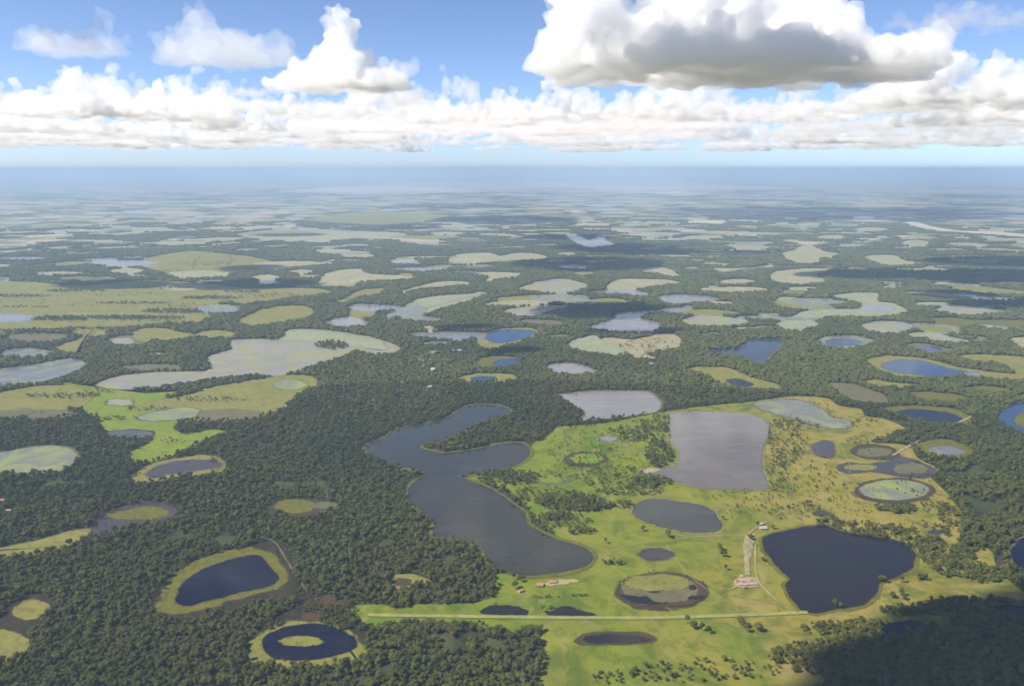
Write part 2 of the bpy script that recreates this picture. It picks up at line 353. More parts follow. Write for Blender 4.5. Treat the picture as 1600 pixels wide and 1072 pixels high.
# ---- middle lakes
area('lake', [(725,637),(745,632),(775,634),(795,640),(797,648),(770,655),(745,663),(720,675),(700,685),(670,693),(655,698),(660,702),(690,708),(715,706),(745,702),(770,697),(800,692),(820,695),(827,708),(815,722),(790,733),(760,738),(730,743),(715,744),(735,752),(760,762),(785,775),(805,790),(820,803),(825,818),(845,832),(870,843),(900,852),(920,862),(925,873),(915,885),(890,892),(860,897),(830,900),(800,897),(780,890),(765,878),(755,862),(740,850),(715,842),(695,840),(680,838),(675,825),(680,818),(660,800),(645,790),(636,775),(640,760),(655,748),(668,740),(655,735),(630,730),(600,722),(580,712),(570,700),(580,692),(600,685),(620,670),(650,665),(680,658),(705,650)],
     'slate', 2, rim='shore', rimw=9, amp=1.5, label='long winding S shaped slate grey lake in the centre')
area('lake', [(1045,648),(1060,645),(1100,643),(1150,645),(1180,650),(1200,662),(1202,680),(1195,695),(1190,715),(1193,740),(1200,762),(1180,765),(1130,765),(1090,762),(1060,755),(1030,745),(1003,742),(1003,735),(1030,730),(1055,728),(1062,715),(1055,700),(1047,690),(1045,665)],
     'silt', 2, rim='olive', rimw=7, amp=1.5, label='large squarish grey brown silty lake right of centre')
area('sand_bank', [(1002,740),(1012,733),(1028,732),(1032,735),(1018,740)], 'sandy', 3, block=False)
area('sand_bank', [(1044,652),(1047,651),(1049,672),(1050,688),(1048,689),(1045,670)], 'sandy', 3, block=False)
area('lake', [(873,618),(890,615),(930,611),(980,611),(1010,612),(1028,622),(1033,635),(1025,643),(1000,648),(960,653),(930,657),(905,657),(915,650),(912,643),(895,632)], 'mauve', 2, rim='shore', rimw=8, amp=1.5, label='rounded lavender grey lake with a narrow green margin above the centre pasture')
area('lake', [(1178,632),(1200,626),(1240,625),(1265,630),(1285,640),(1300,652),(1325,657),(1332,665),(1315,670),(1280,667),(1255,660),(1225,650),(1195,642)], 'weedlake', 2, rim='brown', rimw=5, label='pale green grey curved lake above the dry savanna')
area('lake', [(1108,550),(1140,545),(1162,541),(1170,532),(1190,530),(1215,530),(1226,536),(1215,548),(1205,558),(1195,568),(1182,570),(1172,563),(1150,557),(1125,555)], 'blue', 1, rim='sandy', rimw=4, label='clear blue boot shaped lake in the forest')
area('lake', [(987,800),(1000,785),(1025,780),(1060,784),(1095,790),(1115,800),(1128,822),(1115,832),(1080,833),(1050,828),(1020,820),(1000,812)], 'grey', 2, rim='olive', amp=1.5, label='medium dark grey pond in the green pasture')
area('pond', E(1025,867,28,9.5), 'pond', 2, rim='brown', rimw=2.5, label='small brown oval pond in the green pasture')
area('marsh', E(1033,925,73,30,20,.02), 'wetring', 1, amp=1)
area('marsh', E(1031,921,62,23,16,.04), 'brown', 2, amp=1)
area('meadow', E(1025,912,52,13,14,.08), 'olive', 3, amp=1.5)
area('mud_flat', [(985,938),(1010,940),(1045,943),(1080,938),(1100,928),(1096,938),(1075,946),(1030,949),(998,946)], 'redmud', 4, amp=1)
area('pond', [(970,930),(985,931),(1000,934),(1008,931),(1014,936),(1022,941),(1040,943),(1040,945),(1015,946),(990,942),(976,936)], 'dark', 4, amp=1.5)
area('pond', [(1074,936),(1080,932),(1088,933),(1099,932),(1097,937),(1080,938)], 'dark', 4, amp=1)
area('pond', E(1082,919,6,4), 'dark', 4, amp=1)
area('pond', E(1022,926,9,1.6), 'mud', 4, amp=1)
area('lake', [(1190,840),(1200,837),(1225,830),(1257,824),(1292,822),(1310,829),(1340,835),(1375,841),(1405,847),(1422,857),(1432,870),(1425,885),(1407,900),(1390,906),(1375,912),(1370,925),(1362,937),(1350,945),(1320,950),(1300,955),(1275,960),(1257,957),(1245,947),(1232,930),(1229,912),(1232,905),(1222,895),(1210,882),(1200,867),(1192,853)],
     'dark', 2, rim='shore', rimw=7, amp=1.5, label='large dark fan shaped lake in the pasture at lower right')
area('shore', [(742,535),(758,520),(790,513),(832,513),(843,521),(820,533),(790,541),(758,546)], 'olive', 0)
area('lake', [(758,528),(768,518),(790,515),(828,516),(837,522),(805,533),(775,536)], 'blue', 1, label='small blue lake ringed by olive grass above the village')
area('shore', [(738,568),(750,560),(780,556),(812,560),(808,572),(780,576),(750,575)], 'shore', 0)
area('lake', [(768,568),(780,562),(808,561),(812,567),(800,571),(780,571)], 'blue', 1)
area('shore', [(715,592),(730,586),(770,583),(805,587),(806,595),(770,599),(730,598)], 'olive', 0)
area('lake', [(733,592),(750,588),(775,589),(768,595),(745,596)], 'blue', 1)
area('lake', [(853,575),(870,568),(900,568),(925,576),(938,583),(900,586),(870,583)], 'mauve', 1, rim='brown', rimw=4)
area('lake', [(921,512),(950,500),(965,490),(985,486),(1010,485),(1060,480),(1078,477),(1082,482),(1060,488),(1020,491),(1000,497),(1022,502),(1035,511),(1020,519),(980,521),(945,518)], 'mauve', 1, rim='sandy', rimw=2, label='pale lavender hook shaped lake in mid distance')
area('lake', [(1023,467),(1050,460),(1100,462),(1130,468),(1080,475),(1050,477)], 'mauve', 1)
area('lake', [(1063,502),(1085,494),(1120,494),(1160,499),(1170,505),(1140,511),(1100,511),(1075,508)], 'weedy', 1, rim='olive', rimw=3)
area('marsh', [(1210,508),(1230,500),(1260,499),(1282,508),(1265,516),(1235,517)], 'pale', 1)
area('marsh', [(1295,462),(1330,458),(1360,457),(1375,460),(1370,470),(1400,475),(1418,487),(1400,493),(1370,497),(1300,496),(1260,498),(1240,497),(1255,487),(1300,483),(1340,482),(1345,475),(1310,468)], 'pale', 1, rim='olive', rimw=3)
area('lake', E(1372,482,28,6), 'mauve', 2)
area('lake', [(1343,511),(1365,503),(1400,502),(1425,508),(1425,516),(1400,523),(1370,522)], 'weedy', 1, rim='olive', rimw=3)
area('lake', [(1276,532),(1300,525),(1340,525),(1367,533),(1350,541),(1320,545),(1290,542)], 'weedlake', 1, rim='olive', rimw=3)
area('lake', E(1318,535,30,6), 'blue', 2)
area('shore', [(1413,540),(1435,536),(1470,542),(1494,549),(1470,554),(1440,551)], 'brown', 0)
area('lake', E(1450,546,22,4.5), 'blue', 1)
area('shore', [(1353,565),(1370,558),(1400,556),(1450,561),(1500,574),(1560,582),(1640,588),(1640,596),(1550,594),(1500,589),(1430,592),(1380,584)], 'olive', 0)
area('lake', [(1378,570),(1400,562),(1440,564),(1480,575),(1512,582),(1480,588),(1430,586),(1388,579)], 'blue', 1, label='long blue lake with an olive margin near the right edge')
area('lake', E(1520,586,14,5), 'mauve', 1)
area('meadow', [(1075,577),(1100,573),(1140,575),(1170,588),(1213,600),(1218,610),(1180,610),(1150,606),(1120,599),(1105,588)], 'olive', 0)
area('lake', [(1135,594),(1155,592),(1178,601),(1165,605),(1145,602)], 'navy', 1, label='small dark blue pond at the end of an olive meadow')
area('shore', [(1378,640),(1400,635),(1440,634),(1490,639),(1515,650),(1517,663),(1500,666),(1470,664),(1420,655)], 'shore', 1)
area('lake', [(1400,645),(1430,640),(1480,645),(1503,655),(1497,664),(1470,662),(1435,656)], 'navy', 2, rim='brown', rimw=2.5, label='dark blue oval lake beside the straight dirt road')
area('lake', [(1560,650),(1567,640),(1590,630),(1660,618),(1660,690),(1600,678),(1573,668)], 'blue', 1, rim='olive', rimw=5, label='blue lake with a grassy islet at the right edge')
area('meadow', E(1605,657,22,13), 'shore', 2)
area('meadow', [(1428,700),(1440,690),(1480,687),(1510,697),(1524,710),(1500,717),(1460,715)], 'shore', 1)
area('marsh', [(1450,702),(1480,697),(1508,706),(1490,713),(1465,712)], 'weedlake', 2)
area('pond', [(1266,700),(1280,690),(1300,691),(1303,712),(1290,716),(1276,711)], 'pond', 2, rim='brown', rimw=3)
area('marsh', [(1328,704),(1345,695),(1385,697),(1407,709),(1398,718),(1360,718),(1335,711)], 'wetring', 1)
area('meadow', E(1366,707,29,7.5), 'brown', 2)
area('marsh', [(1310,730),(1325,722),(1350,725),(1385,722),(1408,714),(1440,722),(1462,738),(1452,748),(1400,744),(1360,738),(1320,740)], 'pond', 1)
area('meadow', E(1345,731,27,4.5), 'olive', 2); area('meadow', E(1423,733,28,8.5), 'brown', 2)
area('marsh', E(1397,767,62,20,18,.03), 'wetring', 1, amp=1)
area('marsh', E(1398,766,54,16,16,.03), 'greenlake', 2, amp=1)
area('pond', E(1283,803,13,4), 'pond', 2, rim='brown', rimw=2); area('pond', E(1462,832,12,3.5), 'pond', 2, rim='brown', rimw=2)
area('marsh', E(915,718,34,12,14,.04), 'wetring', 1); area('meadow', E(917,717,26,8.5), 'bright', 2)
area('marsh', E(864,750,30,9), 'brown', 1); area('meadow', E(862,749,22,6), 'bright', 2)
area('pond', E(950,686,18,4), 'mauve', 2)
area('pond', [(753,959),(760,950),(775,947),(800,948),(815,951),(823,960)], 'dark', 2, rim='mud', rimw=2, amp=1, label='small dark ditch pond left of the other beside the airstrip')
area('pond', [(855,961),(868,954),(885,948),(905,955),(925,959),(926,962)], 'dark', 2, rim='mud', rimw=2, amp=1, label='small dark ditch pond right of the other beside the airstrip')
area('mud_flat', [(908,992),(935,988),(975,987),(1012,990),(1020,1005),(905,1008)], 'redmud', 1, amp=1)
area('pond', [(915,995),(940,992),(970,992),(1008,996),(1010,1004),(920,1005)], 'dark', 2, amp=1)
area('lake', [(1578,862),(1590,848),(1610,838),(1680,825),(1680,905),(1610,893),(1588,882)], 'navy', 1, rim='brown', rimw=5, label='deep blue lake cut by the right edge')
area('lake', [(1535,950),(1570,946),(1610,948),(1680,955),(1680,975),(1600,968),(1560,960)], 'navy', 1, label='blue water in the black cloud shadow at the right corner')
area('lake', [(1375,985),(1390,974),(1425,970),(1450,975),(1430,990),(1395,995)], 'navy', 1)
area('pond', [(1556,880),(1560,865),(1565,858),(1566,880),(1562,890)], 'pond', 1)
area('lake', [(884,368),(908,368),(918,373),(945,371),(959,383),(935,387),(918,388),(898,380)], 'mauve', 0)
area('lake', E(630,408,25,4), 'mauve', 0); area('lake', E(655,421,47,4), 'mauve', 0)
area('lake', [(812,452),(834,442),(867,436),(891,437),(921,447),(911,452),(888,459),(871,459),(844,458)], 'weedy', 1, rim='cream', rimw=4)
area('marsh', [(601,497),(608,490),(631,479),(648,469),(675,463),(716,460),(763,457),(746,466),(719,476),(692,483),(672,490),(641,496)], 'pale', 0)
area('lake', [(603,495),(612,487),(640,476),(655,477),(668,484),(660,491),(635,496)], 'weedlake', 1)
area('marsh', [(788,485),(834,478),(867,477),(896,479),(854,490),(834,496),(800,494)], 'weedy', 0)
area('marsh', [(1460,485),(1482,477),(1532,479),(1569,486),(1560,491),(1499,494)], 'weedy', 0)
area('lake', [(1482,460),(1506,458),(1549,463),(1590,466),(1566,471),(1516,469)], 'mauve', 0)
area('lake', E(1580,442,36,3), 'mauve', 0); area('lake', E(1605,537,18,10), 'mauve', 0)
area('lake', E(1105,347,34,3), 'sand', 0)
for a in ((940,322,22,1.6),(905,332,14,1.4),(1190,303,9,1),(1272,312,6,1),(1180,333,8,1.3),(1235,341,12,1.5),(1305,334,14,1.5),(1350,340,18,2.2),(790,357,12,1.8),(865,355,12,1.8),(610,328,18,1.6),(170,343,14,1.6),(215,330,26,1.4),(100,366,18,1.8),(290,370,24,1.8),(460,341,16,1.8)):
    area('lake', E(*a), 'mauve', 0)

# ---- tracks
def strip(name, pts, width, mat, level=4, label=None):
    P = [Vector(G(*p)) for p in pts]; Q = []
    for i in range(len(P) - 1):
        n = max(1, int((P[i + 1] - P[i]).length / 15))
        Q += [P[i].lerp(P[i + 1], j / n) for j in range(n)]
    Q.append(P[-1])
    for _ in range(3): Q = [Q[0]] + [(Q[i - 1] + Q[i] * 2 + Q[i + 1]) / 4 for i in range(1, len(Q) - 1)] + [Q[-1]]
    vs, fs = [], []
    LIFT[0] += 1; z = .02 + .3 * level + .0007 * LIFT[0]
    for i, p in enumerate(Q):
        t = (Q[min(i + 1, len(Q) - 1)] - Q[max(i - 1, 0)]).normalized(); n = Vector((-t.y, t.x)) * width / 2 * (rnd.uniform(.75, 1.2) if width < 4 else rnd.uniform(.93, 1.07))
        vs += [(p.x + n.x, p.y + n.y, z), (p.x - n.x, p.y - n.y, z)]
        if i: a = 2 * i; fs.append((a - 2, a - 1, a + 1, a))
    me = mesh(name, vs, fs)
    if me.polygons[0].normal.z < 0: me.flip_normals()
    if width > 1.5: BLOCK.append(np.array([PX(*np.array(v[:2])) for v in vs[0::2]] + [PX(*np.array(v[:2])) for v in vs[1::2][::-1]]))
    return tag(link(name, me, M[mat]), label, None, None, 'structure')
strip('airstrip', [(575,962),(700,964),(850,966),(1000,967),(1080,965),(1200,961),(1262,958)], 9, 'strip')
strip('dirt_track', [(1168,838),(1166,870),(1168,900)], 9, 'sandy')
strip('dirt_track', [(1180,852),(1180,880),(1181,905),(1192,922),(1215,940)], 3.0, 'dirt')
strip('dirt_track', [(1152,916),(1145,925),(1138,931),(1124,919)], 2.6, 'dirt')
strip('dirt_track', [(1138,931),(1180,936),(1230,950),(1262,958)], 1.5, 'strip')
strip('dirt_track', [(1168,838),(1150,836),(1120,838),(1070,841),(1050,833)], 1.8, 'dirt')
strip('dirt_track', [(1168,838),(1178,826),(1200,815)], 2.5, 'dirt')
strip('dirt_track', [(1168,838),(1172,843),(1178,850)], 4, 'dirt')
for pts in ([(1130,936),(1080,905),(1060,880),(1040,850)], [(1050,955),(980,905),(940,870),(900,845),(860,815)], [(1230,950),(1150,930),(1110,945)], [(940,868),(985,850),(1040,843),(1165,838)], [(1200,815),(1230,790),(1240,760),(1225,720),(1235,680),(1290,650)], [(1200,815),(1270,800),(1340,800),(1420,805),(1480,825)],
            [(1262,958),(1330,950),(1420,925),(1500,915),(1590,925)], [(880,760),(930,742),(990,735),(1035,748)], [(1110,800),(1150,790),(1180,770)], [(1340,800),(1320,760),(1330,730),(1310,690)]):
    strip('cattle_trail', pts, 1.1, 'dirt', 1)
strip('dirt_road', [(1395,712),(1425,695),(1460,675),(1500,660),(1550,635),(1600,618),(1680,590)], 7, 'sandy', label=None)
strip('dirt_track', [(400,835),(430,845),(450,880),(480,925)], 3, 'brown', 2)
area('yard', [(852,913),(870,907),(900,906),(903,910),(880,914),(858,917)], 'dirt', 3, block=False)
area('yard', [(1150,905),(1165,902),(1184,905),(1188,914),(1178,919),(1152,918),(1146,912)], 'dirt', 3, amp=1)
area('yard', E(1168,858,8,16), 'sandy', 3, amp=1.5, block=False)
for p in ((657,562,3,3.5),(676,553,6,2.2),(672,565,3,5),(660,572,4,3),(676,578,2.5,5),(713,550,9,1.5),(672,607,4,2.5),(671,514,7,5),(1015,560,9,3),(1014,570,4,4)):
    area('clearing', E(*p), 'sand', 0, amp=3)
for p in ((4,785,4,2.5),(14,798,7,3)): area('clearing', E(*p), 'redmud', 0)

# ------------------------------------------------------------------ far wetlands: thousands of patches to the horizon
def inside(poly, X, Y, out):
    x0, y0 = poly.min(0); x1, y1 = poly.max(0)
    m = np.where((X >= x0) & (X <= x1) & (Y >= y0) & (Y <= y1) & ~out)[0]
    if not len(m): return
    x = X[m]; y = Y[m]; c = np.zeros(len(m), bool); n = len(poly)
    for i in range(n):
        ax, ay = poly[i]; bx, by = poly[(i + 1) % n]
        if ay == by: continue
        k = (ay > y) != (by > y)
        c ^= k & (x < (bx - ax) * (y - ay) / (by - ay) + ax)
    out[m[c]] = True
def far_patches(name, count, mats, d0, d1, smin, smax, seed, zb):
    r = np.random.default_rng(seed)
    d = np.sqrt(r.uniform(d0 ** 2, d1 ** 2, count * 3)) if d1 < 16000 else d0 * (d1 / d0) ** r.random(count * 3)
    th = r.uniform(-.78, .78, count * 3)
    X, Y = d * np.sin(th), d * np.cos(th)
    hit = np.zeros(len(X), bool); px, py = PX(X, Y)
    for ox in (-1, 0, 1):
        for b in BLOCK:
            if b[:, 1].min() < 640: inside(b, px + ox * 22, py, hit)
    keep = np.where(~hit)[0][:count]
    flat = 1.0 if d1 > 16000 else .8
    vs, fs, mi = [], [], []
    for i, q in enumerate(keep):
        s = r.uniform(0, 1) ** 2 * (smax - smin) + smin; s *= min(3.2, max(1, d[q] / 10500))
        el = r.uniform(.35, .95); rot = r.uniform(-.5, .5); n = 18
        ph = r.uniform(0, 6.28, 4); am = r.uniform(.05, .30, 4)
        a = np.arange(n) * 2 * np.pi / n
        rad = s * (1 + am[0] * np.sin(a + ph[0]) + am[1] * np.sin(2 * a + ph[1]) + am[2] * .6 * np.sin(3 * a + ph[2]) + am[3] * .4 * np.sin(5 * a + ph[3]))
        x = rad * np.cos(a); y = rad * np.sin(a) * el
        x, y = x * np.cos(rot) - y * np.sin(rot), x * np.sin(rot) + y * np.cos(rot)
        if d[q] < 12500: BLOCK.append(np.c_[PX(X[q] + x, Y[q] + y)])
        b = len(vs); z = zb + .001 * (i % 200) + i * 2e-5
        vs += [(X[q] + x[j], Y[q] + y[j], z) for j in range(n)]; fs.append(tuple(range(b, b + n))); m = int(r.choice(len(mats), p=None)); mi.append(m)
        if r.random() < .3:
            b = len(vs); vs += [(X[q] + x[j] * .62, Y[q] + y[j] * .62, z + .25) for j in range(n)]; fs.append(tuple(range(b, b + n))); mi.append(int(r.integers(len(mats))))
    me = mesh(name, vs, fs)
    for m in mats: me.materials.append(M[m])
    me.polygons.foreach_set('material_index', mi)
    o = link(name, me); tag(o, kind='stuff'); o['label'] = 'countless pale marshes and shallow lakes scattered over the far plain'; o['category'] = 'wetland'
    return o
far_patches('far_wetland', 760, ['cream', 'olive', 'pale', 'brown', 'weedlake', 'olive', 'cream', 'mauve'], 3200, 9000, 25, 210, 3, .05)
far_patches('far_wetland', 7000, ['cream', 'mauve', 'cream', 'olive', 'cream', 'pale', 'tan', 'brown'], 8000, 60000, 45, 300, 4, .06)

# ------------------------------------------------------------------ trees
def foliage(name, a, b, c):
    k = NT(name)
    oi = k.n('ShaderNodeObjectInfo')
    col = k.mix(oi.outputs['Random'], a, b)
    col = k.mix(k.math('MULTIPLY', k.ramp(k.noise(330, 5, .65), .40, .60), .8), col, c)
    col = k.mix(k.math('MULTIPLY', k.ramp(k.noise(700, 5, .6, None, 1, 19), .50, .64), .6), col, c3(.040, .062, .014))
    col = k.mix(k.math('MULTIPLY', k.noise(2.2, 2), .6), col, c3(.030, .040, .012))
    k.color(col); k.b.inputs['Roughness'].default_value = .9; k.b.inputs['Specular IOR Level'].default_value = .15
    return k.m
M_LEAF = foliage('forest_leaves', c3(.040, .058, .008), c3(.170, .176, .028), c3(.112, .108, .024))
M_LEAF2 = foliage('meadow_tree_leaves', c3(.040, .066, .010), c3(.110, .130, .020), c3(.078, .084, .018))
k = NT('bark'); k.color(k.mix(k.noise(.4, 3), c3(.12, .09, .06), c3(.07, .055, .04))); M_BARK = k.m

def add_tube(bm, a, b, r0, r1, n=6):
    a, b = Vector(a), Vector(b); d = (b - a).normalized(); u = d.orthogonal().normalized(); v = d.cross(u)
    A = [bm.verts.new(a + (u * math.cos(t) + v * math.sin(t)) * r0) for t in [i * 2 * math.pi / n for i in range(n)]]
    B = [bm.verts.new(b + (u * math.cos(t) + v * math.sin(t)) * r1) for t in [i * 2 * math.pi / n for i in range(n)]]
    for i in range(n): bm.faces.new((A[i], A[(i + 1) % n], B[(i + 1) % n], B[i]))
    bm.faces.new(B)
def tree_parts(seed, rad, h, leaves, lobes=7):
    "crown of leaf sprays in uneven lobes, and a forked trunk"
    r = random.Random(seed); L = []
    for i in range(lobes):
        a = r.random() * 6.28; q = rad * r.uniform(.15, .62) if i else 0
        L.append((Vector((q * math.cos(a), q * math.sin(a), h * r.uniform(.52, .80) if i else h * .78)), rad * r.uniform(.34, .55)))
    bm = bmesh.new()
    for c, R in L:                                     # a rough inner mass of foliage, broken up
        s = bmesh.ops.create_icosphere(bm, subdivisions=2, radius=R * .78, matrix=Matrix.Translation(c))
        for v in s['verts']:
            v.co = c + (v.co - c) * r.uniform(.78, 1.12) * 1; v.co.z = c.z + (v.co.z - c.z) * .8
    for _ in range(leaves):
        c, R = r.choice(L)
        d = Vector((r.gauss(0, 1), r.gauss(0, 1), r.gauss(.25, 1))).normalized()
        p = c + Vector((d.x, d.y, d.z * .8)) * R * r.uniform(.72, 1.12)
        s = rad * r.uniform(.07, .16); n = (d + Vector((r.gauss(0, .6), r.gauss(0, .6), r.gauss(.4, .6)))).normalized()
        u = n.orthogonal().normalized(); u.rotate(Matrix.Rotation(r.random() * 6.28, 3, n)); w_ = n.cross(u)
        q = [bm.verts.new(p + u * s * x + w_ * s * y) for x, y in ((-1, -.3), (0, -.8), (1, -.1), (.4, .8), (-.5, .7))]
        bm.faces.new(q)
    cr = bpy.data.meshes.new('crown'); bm.to_mesh(cr); bm.free()
    bm = bmesh.new(); add_tube(bm, (0, 0, -.2), (.1, .1, h * .4), rad * .075, rad * .05)
    for c, R in L[:5]: add_tube(bm, (.1, .1, h * .36), tuple(c), rad * .04, rad * .015, 5)
    tr = bpy.data.meshes.new('trunk'); bm.to_mesh(tr); bm.free()
    return tr, cr
TREE = []
for s, (rad, h, lv, lb) in enumerate(((4.6, 9.5, 420, 8), (5.4, 11, 480, 9), (3.8, 10.5, 380, 7), (5.0, 8.5, 420, 8), (4.2, 12, 420, 9))):
    TREE.append(tree_parts(40 + s, rad, h, lv, lb))
# light kinds for the forest mass, in a library collection used by the forest object only
lib = bpy.data.collections.new('tree_kinds'); lib2 = bpy.data.collections.new('clump_kinds')
def lump(seed, n, rad, h, spread, leaves=60):
    r = random.Random(seed); bm = bmesh.new()
    for i in range(n):
        q = math.sqrt(r.random()) * spread; a = r.random() * 6.28
        c = Vector((q * math.cos(a), q * math.sin(a), 0)); R = rad * r.uniform(.6, 1.15); hh = h * r.uniform(.7, 1.1)
        s = bmesh.ops.create_icosphere(bm, subdivisions=2, radius=1)
        for v in s['verts']:
            k_ = r.uniform(.80, 1.18)
            v.co = c + Vector((v.co.x * R * k_, v.co.y * R * k_, hh * .62 + v.co.z * hh * .42 * k_))
        for _ in range(leaves):
            d = Vector((r.gauss(0, 1), r.gauss(0, 1), abs(r.gauss(0, 1)))).normalized()
            p = c + Vector((d.x * R, d.y * R, hh * .62 + d.z * hh * .42)) + d * r.uniform(-.1, .5); s_ = R * r.uniform(.12, .25)
            nrm = (d + Vector((r.gauss(0, .7), r.gauss(0, .7), r.gauss(0, .7)))).normalized(); u = nrm.orthogonal().normalized(); w_ = nrm.cross(u)
            bm.faces.new([bm.verts.new(p + u * s_ * x + w_ * s_ * y) for x, y in ((-1, -.4), (.2, -.9), (1, .2), (-.1, .9))])
    me = bpy.data.meshes.new('tree_kind'); bm.to_mesh(me); bm.free(); me.materials.append(M_LEAF); return me
for i, (tr, cr) in enumerate(TREE):
    cr.materials.append(M_LEAF); tr.materials.append(M_BARK)
    lib.objects.link(bpy.data.objects.new('crown_kind', cr))
for i in range(5): lib2.objects.link(bpy.data.objects.new('clump_kind', lump(60 + i, 4, 4.2, 10, 6.5, 22)))
def scatter(name, P, S, rot, coll, seed, label, cat):
    "one mesh of points that carries a tree on each of them"
    me = bpy.data.meshes.new(name); me.from_pydata([tuple(p) for p in P], [], [])
    a = me.attributes.new('size', 'FLOAT_VECTOR', 'POINT'); a.data.foreach_set('vector', np.asarray(S, 'f').ravel())
    a = me.attributes.new('turn', 'FLOAT_VECTOR', 'POINT'); a.data.foreach_set('vector', np.c_[np.zeros(len(P)), np.zeros(len(P)), rot].astype('f').ravel())
    o = link(name, me)
    g = bpy.data.node_groups.new(name, 'GeometryNodeTree')
    g.interface.new_socket('Geometry', in_out='INPUT', socket_type='NodeSocketGeometry'); g.interface.new_socket('Geometry', in_out='OUTPUT', socket_type='NodeSocketGeometry')
    N = g.nodes.new; gi, go = N('NodeGroupInput'), N('NodeGroupOutput'); mp = N('GeometryNodeMeshToPoints'); ip = N('GeometryNodeInstanceOnPoints')
    ci = N('GeometryNodeCollectionInfo'); ci.inputs[0].default_value = coll; ci.inputs[1].default_value = True; ci.inputs[2].default_value = True
    ip.inputs['Pick Instance'].default_value = True
    at = N('GeometryNodeInputNamedAttribute'); at.data_type = 'FLOAT_VECTOR'; at.inputs[0].default_value = 'size'
    ar = N('GeometryNodeInputNamedAttribute'); ar.data_type = 'FLOAT_VECTOR'; ar.inputs[0].default_value = 'turn'
    rv = N('FunctionNodeRandomValue'); rv.data_type = 'INT'; rv.inputs[4].default_value = 0; rv.inputs[5].default_value = len(coll.objects) - 1; rv.inputs['Seed'].default_value = seed
    Lk = g.links.new
    Lk(gi.outputs[0], mp.inputs[0]); Lk(mp.outputs[0], ip.inputs['Points']); Lk(ci.outputs[0], ip.inputs['Instance'])
    Lk(rv.outputs[2], ip.inputs['Instance Index']); Lk(at.outputs[0], ip.inputs['Scale']); Lk(ar.outputs[0], ip.inputs['Rotation']); Lk(ip.outputs[0], go.inputs[0])
    md = o.modifiers.new('trees', 'NODES'); md.node_group = g
    return tag(o, label, cat, None, 'stuff')
def vnoise(X, Y, size, seed):
    "smooth value noise in numpy, 0..1"
    r = np.random.default_rng(seed); T = r.random((256, 256)); x = X / size; y = Y / size
    xi = np.floor(x).astype(int); yi = np.floor(y).astype(int); fx = x - xi; fy = y - yi; fx = fx * fx * (3 - 2 * fx); fy = fy * fy * (3 - 2 * fy)
    g = lambda a, b: T[a % 256, b % 256]
    return (g(xi, yi) * (1 - fx) + g(xi + 1, yi) * fx) * (1 - fy) + (g(xi, yi + 1) * (1 - fx) + g(xi + 1, yi + 1) * fx) * fy
# jittered polar lattice of forest trees, spacing grows with distance
def lattice(d0, d1, sfun, k):
    X, Y, S = [], [], []; d = d0
    while d < d1:
        s = sfun(d); n = int(1.5 / (s * k / d)); a = (np.arange(n) + rng.random()) * (s * k / d) - .75
        a = a + rng.uniform(-.5, .5, n) * s * k / d; dd = d + rng.uniform(-.5, .5, n) * s * k
        X.append(dd * np.sin(a)); Y.append(dd * np.cos(a)); S.append(np.full(n, s)); d += s * k
    return np.concatenate(X), np.concatenate(Y), np.concatenate(S)
fX, fY, fS = lattice(760, 2600, lambda d: 7.9, .84)
gX, gY, gS = lattice(2600, 11500, lambda d: 14 * (d / 2600) ** .8, .80)
def free(X, Y, grow_px=0.0):
    px, py = PX(X, Y); hit = np.zeros(len(X), bool)
    for b in BLOCK: inside(b, px, py, hit)
    return ~hit
dens = .5 * vnoise(fX, fY, 90, 1) + .3 * vnoise(fX, fY, 30, 2) + .2 * vnoise(fX, fY, 260, 3)
m = free(fX, fY) & (dens > .235); fX, fY, fS = fX[m], fY[m], fS[m]
dens = .5 * vnoise(gX, gY, 200, 1) + .5 * vnoise(gX, gY, 600, 3)
m = free(gX, gY) & (dens > .14); gX, gY, gS = gX[m], gY[m], gS[m]
